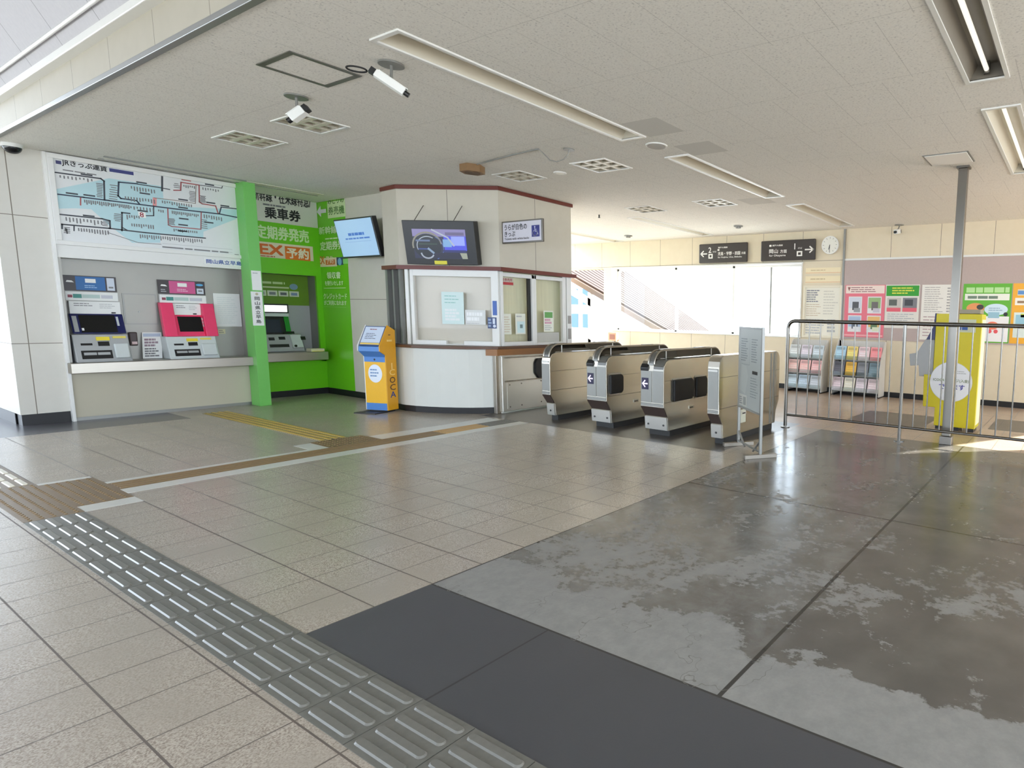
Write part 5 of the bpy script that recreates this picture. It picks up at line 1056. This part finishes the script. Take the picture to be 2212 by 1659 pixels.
b = MB(); b.cyl(c0, c0 + Wl.n * .05, .175, alum, 40); b.build('case', t, bevel=.006)
Ck = PL(c0 + Wl.n * .051, (0, -1, 0), (0, 0, 1)); b = MB(); b.disc(Ck, 0, 0, .155, P((226, 226, 216)), .001, None, 40)
for k in range(12): a = math.pi / 6 * k; b.stroke(Ck, [(.125 * math.sin(a), .125 * math.cos(a)), (.145 * math.sin(a), .145 * math.cos(a))], .008, GR, .002)
b.build('dial', t)
for nm, a, l, w_ in (('hour_hand', math.radians(196), .085, .014), ('minute_hand', math.radians(182), .125, .009)): b = MB(); b.stroke(Ck, [(0, 0), (l * math.sin(a), l * math.cos(a))], w_, P((90, 90, 92)), .004); b.build(nm, t)
# framed notice and labels on the pier right of the window
t = thing('framed_notice', 'large glazed notice frame between the window and the mauve board', 'notice', (XW - .03, 4.57, 1.09))
Wn = PL((XW - .001, 0, 0), (0, -1, 0), (0, 0, 1))
b = MB()
for r in ((-4.99, 1.09, -4.945, 2.14), (-4.20, 1.09, -4.155, 2.14), (-4.945, 1.09, -4.20, 1.135), (-4.945, 2.095, -4.20, 2.14)): b.obox(Wn, r[0], r[1], r[2], r[3], 0, .03, P((226, 218, 196)))
b.build('frame', t, bevel=.004)
b = MB(); b.rect(Wn, -4.945, 1.135, -4.20, 2.095, P((230, 226, 210)), .006); b.bars(Wn, -4.92, 1.80, -4.62, 2.06, 6, P((128, 130, 138)), .008, .5, 1); b.bars(Wn, -4.55, 1.55, -4.24, 2.05, 9, P((206, 202, 188)), .008, .4, 2); b.bars(Wn, -4.92, 1.52, -4.6, 1.78, 6, P((196, 176, 150)), .008, .3, 3); b.bars(Wn, -4.92, 1.16, -4.5, 1.48, 6, P((186, 188, 186)), .008, .5, 4); b.bars(Wn, -4.45, 1.2, -4.24, 1.48, 4, P((176, 178, 178)), .008, .6, 5); b.build('sheet', t)
for z0, z1, lab in ((2.375, 2.49, 'upper faded cream paper strip below the clock'), (2.19, 2.325, 'lower faded cream paper strip above the framed notice')):
    b = MB(); b.obox(Wn, -4.96, z0, -4.21, z1, 0, .004, P((234, 220, 184))); b.rect(Wn, -4.96, z0 + .01, -4.21, z0 + .022, P((220, 176, 140)), .0055); b.bars(Wn, -4.85, z0 + .04, -4.4, z1 - .02, 1, P((206, 188, 150)), .0055, .4)
    tag(b.build('paper_strip', origin=(XW - .002, 4.58, z0)), lab, 'notice')
Nb = PL((XW - .0255, 0, 0), (0, -1, 0), (0, 0, 1))
def poster(label, y1, y0, z0, z1, fn):
    t = thing('poster', label, 'poster', (XW - .03, (y0 + y1) / 2, z0), 'posters on the mauve notice board'); b = MB()
    fn(b, lambda a, c, d, e, m, dd=.0055: b.rect(Nb, -y1 + (y1 - y0) * a, z0 + (z1 - z0) * c, -y1 + (y1 - y0) * d, z0 + (z1 - z0) * e, m, dd), -y1, -y0, z0, z1); b.build('sheet', t)
def p_pink(b, R, u0, u1, z0, z1):
    b.obox(Nb, u0, z0, u1, z1, 0, .004, P((226, 116, 130))); R(0.02, .84, .98, .99, P((236, 216, 204))); b.bars(Nb, u0 + .12, z0 + .86, u1 - .04, z1 - .03, 3, P((150, 110, 110)), .007, .4, 2); b.shape(Nb, [(u0 + .05, z1 - .04), (u0 + .11, z1 - .04), (u0 + .08, z1 - .12)], P((140, 90, 80)), .007)
    for k, (c1, c2, c3) in enumerate((((206, 210, 220), (84, 84, 88), (150, 152, 156)), ((150, 178, 120), (110, 104, 100), (196, 190, 200)), ((168, 188, 214), (96, 104, 116), (226, 226, 228)), ((226, 180, 110), (96, 120, 80), (216, 220, 190)))):
        a = .10 + .48 * (k % 2); c = .46 if k < 2 else .10; R(a, c, a + .34, c + .32, P((224, 222, 222)), .006); R(a + .02, c + .10, a + .32, c + .30, P(c1), .007); R(a + .10, c + .06, a + .26, c + .22, P(c2), .008); R(a + .14, c + .02, a + .3, c + .10, P(c3), .0085)
    R(.02, .02, .98, .05, P((240, 168, 170)))
def p_gw(b, R, u0, u1, z0, z1):
    b.obox(Nb, u0, z0, u1, z1, 0, .004, P((222, 218, 208))); R(.02, .74, .98, .98, P((46, 152, 40))); b.bars(Nb, u0 + .12, z0 + .63, u1 - .1, z1 - .04, 3, P((210, 214, 70)), .007, .5, 3)
    for k in (0, 1): a = .05 + .47 * k; R(a, .42, a + .42, .70, P(((196, 190, 182), (120, 120, 124))[k]), .006); R(a + .06, .52, a + .3, .66, P(((90, 96, 90), (64, 66, 70))[k]), .007); R(a, .38, a + .42, .47, P((222, 96, 110)), .008)
    b.bars(Nb, u0 + .05, z0 + .05, u1 - .05, z0 + .28, 6, LG, .006, .4, 4)
def p_tt(b, R, u0, u1, z0, z1):
    b.obox(Nb, u0, z0, u1, z1, 0, .004, P((228, 224, 214))); b.bars(Nb, u0 + .05, z0 + .5, u0 + .4, z1 - .03, 12, P((170, 164, 158)), .006, .3, 5); b.bars(Nb, u0 + .45, z0 + .5, u1 - .03, z1 - .04, 9, P((160, 156, 152)), .006, .45, 6); b.bars(Nb, u0 + .05, z0 + .05, u1 - .05, z0 + .45, 7, P((176, 150, 150)), .006, .3, 7)
def p_green(b, R, u0, u1, z0, z1):
    b.obox(Nb, u0, z0, u1, z1, 0, .004, P((96, 176, 46))); b.bars(Nb, u0 + .05, z1 - .16, u1 - .03, z1 - .06, 1, P((180, 222, 150)), .006, .9, 3, 0); R(.04, .72, .96, .83, P((232, 234, 220))); b.bars(Nb, u0 + .08, z0 + .76, u1 - .08, z0 + .82, 1, P((110, 130, 110)), .0075, .8, 5)
    b.disc(Nb, u0 + .22, z0 + .60, .15, P((228, 150, 90)), .006, .09); b.disc(Nb, u0 + .30, z0 + .62, .06, P((60, 56, 54)), .007, .045); b.disc(Nb, u0 + .56, z0 + .58, .19, P((206, 226, 236)), .006, .10); b.bars(Nb, u0 + .44, z0 + .55, u0 + .70, z0 + .62, 2, P((140, 170, 190)), .0075, .4)
    R(.45, .02, .98, .45, P((238, 236, 236))); b.disc(Nb, u0 + .52, z0 + .30, .10, P((236, 130, 100)), .007, .07); b.disc(Nb, u0 + .48, z0 + .20, .035, P((226, 90, 96)), .008); b.disc(Nb, u0 + .58, z0 + .20, .035, P((226, 90, 96)), .008); R(.55, .42, .78, .52, P((150, 190, 206)), .007); b.disc(Nb, u0 + .72, z0 + .50, .035, P((44, 46, 48)), .007)
def p_or(b, R, u0, u1, z0, z1):
    b.obox(Nb, u0, z0, u1, z1, 0, .004, P((236, 172, 48))); R(.10, .80, .95, .90, P((222, 214, 190))); b.bars(Nb, u0 + .08, z0 + .83, u1, z0 + .91, 1, P((90, 140, 200)), .007, .8); R(.06, .64, .95, .76, P((238, 234, 222))); b.bars(Nb, u0 + .08, z0 + .67, u1, z0 + .75, 1, P((150, 120, 90)), .007, .5); R(.06, .10, .95, .52, P((214, 226, 220))); R(.10, .30, .6, .48, P((150, 196, 214)), .007); R(.2, .44, .9, .50, P((196, 216, 90)), .007)
poster('pink poster with four photos at the left end of the mauve board', 4.09, 3.29, 1.135, 2.14, p_pink)
poster('white poster with a bright green heading beside the pink poster', 3.30 - .02, 2.645, 1.33, 2.14, p_gw)
poster('plain white timetable sheet partly behind the steel post', 2.605, 1.93, 1.13, 2.135, p_tt)
poster('large green poster with a speech bubble behind the yellow machine', 1.88, 1.085, 1.118, 2.145, p_green)
poster('orange bordered poster at the right end of the visible board', 1.07, .33, 1.12, 2.146, p_or)
# brochure racks and each brochure
def rack(label, y1, y0, top, rows, gname):
    t = thing('brochure_rack', label, 'rack', (11.1, (y0 + y1) / 2, 0), 'brochure racks under the notices'); x1 = XW - .015; L = y1 - y0
    for y in (y0, y1):
        b = MB(); b.prism([(x1 - .34, .02), (x1, .02), (x1, top), (x1 - .06, top), (x1 - .28, top - .32), (x1 - .34, .5)], y - .008, y + .008, 'y', mat('rack_side', (206, 202, 194), .4) if 'rack_side' not in MATS else MATS['rack_side']); b.build('side_panel', t)
    n_ = len(rows)
    for k in range(n_):
        z = top - .36 - .30 * k; x = x1 - .23 - .045 * k
        b = MB(); b.box(x - .05, y0, z - .012, x1 - .02, y1, z, alum_g); b.build('tier', t)
        b = MB(); b.box(x - .055, y0, z, x - .047, y1, z + .07, acryl_m); b.build('lip', t)
    b = MB(); b.box(x1 - .015, y0, .05, x1, y1, top, MATS['rack_side']); b.build('back_panel', t)
    for s in (y0 + .02, y1 - .02): b = MB(); b.box(x1 - .33, s - .02, 0, x1 - .02, s + .02, .03, black_pl); b.build('foot', t)
    ords = ('first', 'second', 'third', 'fourth', 'fifth')
    for k, cols in enumerate(rows):
        z = top - .36 - .30 * k + .001; x = x1 - .23 - .045 * k; m_ = len(cols); wv = L / m_
        for j, (nm, c) in enumerate(cols):
            ya = y1 - wv * j - .012; yb = y1 - wv * (j + 1) + .012
            Pb = PL((x - .038, ya, z), (0, -1, 0), (.30, 0, 1)); b = MB(); wd = ya - yb; hb = .265
            c = tuple(min(255, int(v * 1.0 + 18)) for v in c); b.obox(Pb, 0, 0, wd, hb, -.012, 0, P(c)); b.rect(Pb, wd * .1, hb * .72, wd * .9, hb * .92, P(tuple(int(v * .82) for v in c)), .0015); b.bars(Pb, wd * .12, hb * .1, wd * .88, hb * .6, 3, P(tuple(min(255, int(v * 1.12)) for v in c)), .0015, .5, k * 7 + j)
            tag(b.build('brochure', origin=(x - .038, (ya + yb) / 2, z)), '%s brochure, %s from the window on the %s tier of the %s' % (nm, ords[j], ('top', 'middle', 'bottom')[k], gname), 'brochure', 'brochures in the ' + gname)
rack('narrow brochure rack under the framed notice', 5.16, 4.40, 1.05, [[('pale grey', (196, 200, 200)), ('pale lilac', (204, 196, 206)), ('pale blue grey', (186, 198, 206))], [('pale pink', (232, 190, 184)), ('pink', (234, 182, 178)), ('rose', (230, 176, 176))], [('pale blue', (176, 194, 206)), ('blue grey', (168, 186, 202)), ('grey', (182, 190, 198))]], 'narrow rack')
rack('wide brochure rack with coloured leaflets under the pink poster', 4.17, 3.23, 1.06, [[('sky blue', (160, 194, 214)), ('yellow', (232, 206, 120)), ('pale pink', (226, 200, 204)), ('salmon pink', (240, 140, 144))], [('dark slate', (96, 98, 112)), ('amber', (228, 176, 70)), ('black and white', (120, 124, 132)), ('teal and black', (110, 134, 146))], [('mauve', (206, 190, 198)), ('cream', (222, 218, 200)), ('pale lilac', (210, 200, 208)), ('pale rose', (214, 196, 200))]], 'wide rack')
b = MB(); b.box(10.88, 9.76, 0, 10.94, 9.82, .92, alum_g); b.box(10.86, 9.68, .84, 10.95, 9.92, 1.04, P((232, 150, 110))); b.box(10.855, 9.72, .88, 10.86, 9.88, 1.0, P((150, 90, 60)))
tag(b.build('small_post_sign', origin=(10.9, 9.8, 0)), 'small orange topped post sign by the far wall just above the second gate', 'sign')
# ================================================================== TACTILE PAVING (raised patterns stay in their strip)
def bars_rows(mb, x0, x1, y0, y1, ncol, bw, bl, pitch, mt, z, hgt=.006):
    y = y0; cw = (x1 - x0) / ncol
    while y + bl <= y1 + .001:
        for c in range(ncol):
            cx = x0 + cw * (c + .5); r = bw / 2; ya, yb = y + r, y + bl - r; k = 6
            ol = [(cx + r * math.cos(a), yb + r * math.sin(a)) for a in (math.pi * i / k for i in range(k + 1))] + [(cx - r * math.cos(a), ya - r * math.sin(a)) for a in (math.pi * i / k for i in range(k + 1))]
            inn = [(cx + (px_ - cx) * .72, (ya + yb) / 2 + (py_ - (ya + yb) / 2) * .96) for px_, py_ in ol]; n_ = len(ol)
            mb.add([(p[0], p[1], z) for p in ol] + [(p[0], p[1], z + hgt) for p in inn], [tuple(range(n_, 2 * n_))] + [(i, (i + 1) % n_, n_ + (i + 1) % n_, n_ + i) for i in range(n_)], mt)
        y += pitch
def xbars(mb, x0, x1, ys, bw, mt, z, hgt=.005):
    for y in ys: mb.prism([(y - bw / 2, z), (y + bw / 2, z), (y + bw / 4, z + hgt), (y - bw / 4, z + hgt)], x0, x1, 'x', mt)
def dots(mb, x0, x1, y0, y1, st_, mt, z, r=.011, hgt=.005):
    nx, ny = int((x1 - x0) / st_), int((y1 - y0) / st_)
    for i in range(nx):
        for j in range(ny):
            cx = x0 + (i + .5) * (x1 - x0) / nx; cy = y0 + (j + .5) * (y1 - y0) / ny
            a = [(cx + r * math.cos(k * math.pi / 3), cy + r * math.sin(k * math.pi / 3), z) for k in range(6)]; c = [(cx + .6 * r * math.cos(k * math.pi / 3), cy + .6 * r * math.sin(k * math.pi / 3), z + hgt) for k in range(6)]
            mb.add(a + c, [tuple(range(6, 12))] + [(k, (k + 1) % 6, 6 + (k + 1) % 6, 6 + k) for k in range(6)], mt)
T0 = .003
b = MB()
y = 5.97 - .3025 * 27
for k in range(27): b.box(.933, y + .0025, -.002, 1.213, y + .300, T0, t_grey); y += .3025
b.box(.934, 5.97 - .3025 * 27, -.003, 1.212, 5.97, T0 - .002, P((70, 70, 68)))
bars_rows(b, .935, 1.211, 5.97 - .3025 * 27 + .018, 5.97, 4, .036, .268, .3025, t_greybar, T0)
tag(b.build('tactile_strip', origin=(1.07, 2, 0)), 'grey guide strip of raised bars crossing the near floor', 'tactile paving')
b = MB(); b.box(.933, 5.973, -.002, 1.213, 7.20, T0, t_brown); b.box(1.213, 6.17, -.002, 1.513, 7.12, T0, t_brown)
for r in ((.94, 1.21, 5.98, 7.19), (1.22, 1.50, 6.17, 7.12)): dots(b, r[0], r[1], r[2], r[3], .05, t_brownbar, T0)
tag(b.build('tactile_pad', origin=(1.2, 6.6, 0)), 'brown dotted warning pad at the end of the grey guide strip', 'tactile paving')
b = MB(); b.box(.925, 7.203, -.002, 1.205, 12.0, T0, t_brown); bars_rows(b, .93, 1.20, 7.22, 12.0, 4, .036, .27, .3025, t_creambar, T0)
tag(b.build('tactile_strip', origin=(1.07, 9, 0)), 'brown guide strip with cream bars beyond the brown pad at the left edge', 'tactile paving')
b = MB(); b.box(1.513, 6.50, -.002, 4.29, 6.775, T0, t_brown); xbars(b, 1.53, 4.28, (6.535, 6.60, 6.67, 6.735), .03, t_brownbar, T0)
tag(b.build('tactile_strip', origin=(3, 6.6, 0)), 'long brown guide strip running from the pad towards the gates', 'tactile paving')
b = MB(); b.box(3.165, 6.778, -.002, 3.70, 7.20, T0, t_brown); dots(b, 3.18, 3.69, 6.79, 7.19, .05, t_brownbar, T0)
tag(b.build('tactile_pad', origin=(3.4, 7, 0)), 'smaller brown dotted pad where the yellow strip meets the long brown strip', 'tactile paving')
b = MB(); b.box(4.293, 6.50, -.002, 4.90, 6.775, T0, t_orange); xbars(b, 4.31, 4.89, (6.535, 6.60, 6.67, 6.735), .03, t_orange, T0)
tag(b.build('tactile_strip', origin=(4.6, 6.6, 0)), 'short orange guide strip before the dark gate floor', 'tactile paving')
b = MB(); b.box(4.903, 6.50, -.002, 5.365, 6.775, T0, t_grey); xbars(b, 4.92, 5.35, (6.535, 6.60, 6.67, 6.735), .03, t_greybar, T0)
tag(b.build('tactile_strip', origin=(5.1, 6.6, 0)), 'short grey brown guide strip touching the dark gate floor', 'tactile paving')
b = MB(); b.box(3.27, 7.203, -.002, 3.55, 10.3, T0, t_yellow)
for x in (3.305, 3.375, 3.445, 3.515): b.box(x - .016, 7.22, T0, x + .016, 10.28, T0 + .005, mat('yellow_bar', (190, 162, 78), .4, noise=.06) if 'yellow_bar' not in MATS else MATS['yellow_bar'])
tag(b.build('tactile_strip', origin=(3.4, 8.7, 0)), 'yellow lined guide strip leading to the green alcove', 'tactile paving')
b = MB()
for r in ((1.215, 1.515, 5.975, 6.165), (1.52, 5.36, 6.315, 6.497), (1.52, 3.16, 6.778, 6.86), (1.215, 1.51, 7.123, 7.20), (3.0, 3.16, 6.865, 7.17), (3.705, 5.3, 6.778, 7.06)): b.box(r[0], r[2], -.002, r[1], r[3], .0012, cream_border)
structure(b, 'floor_border')
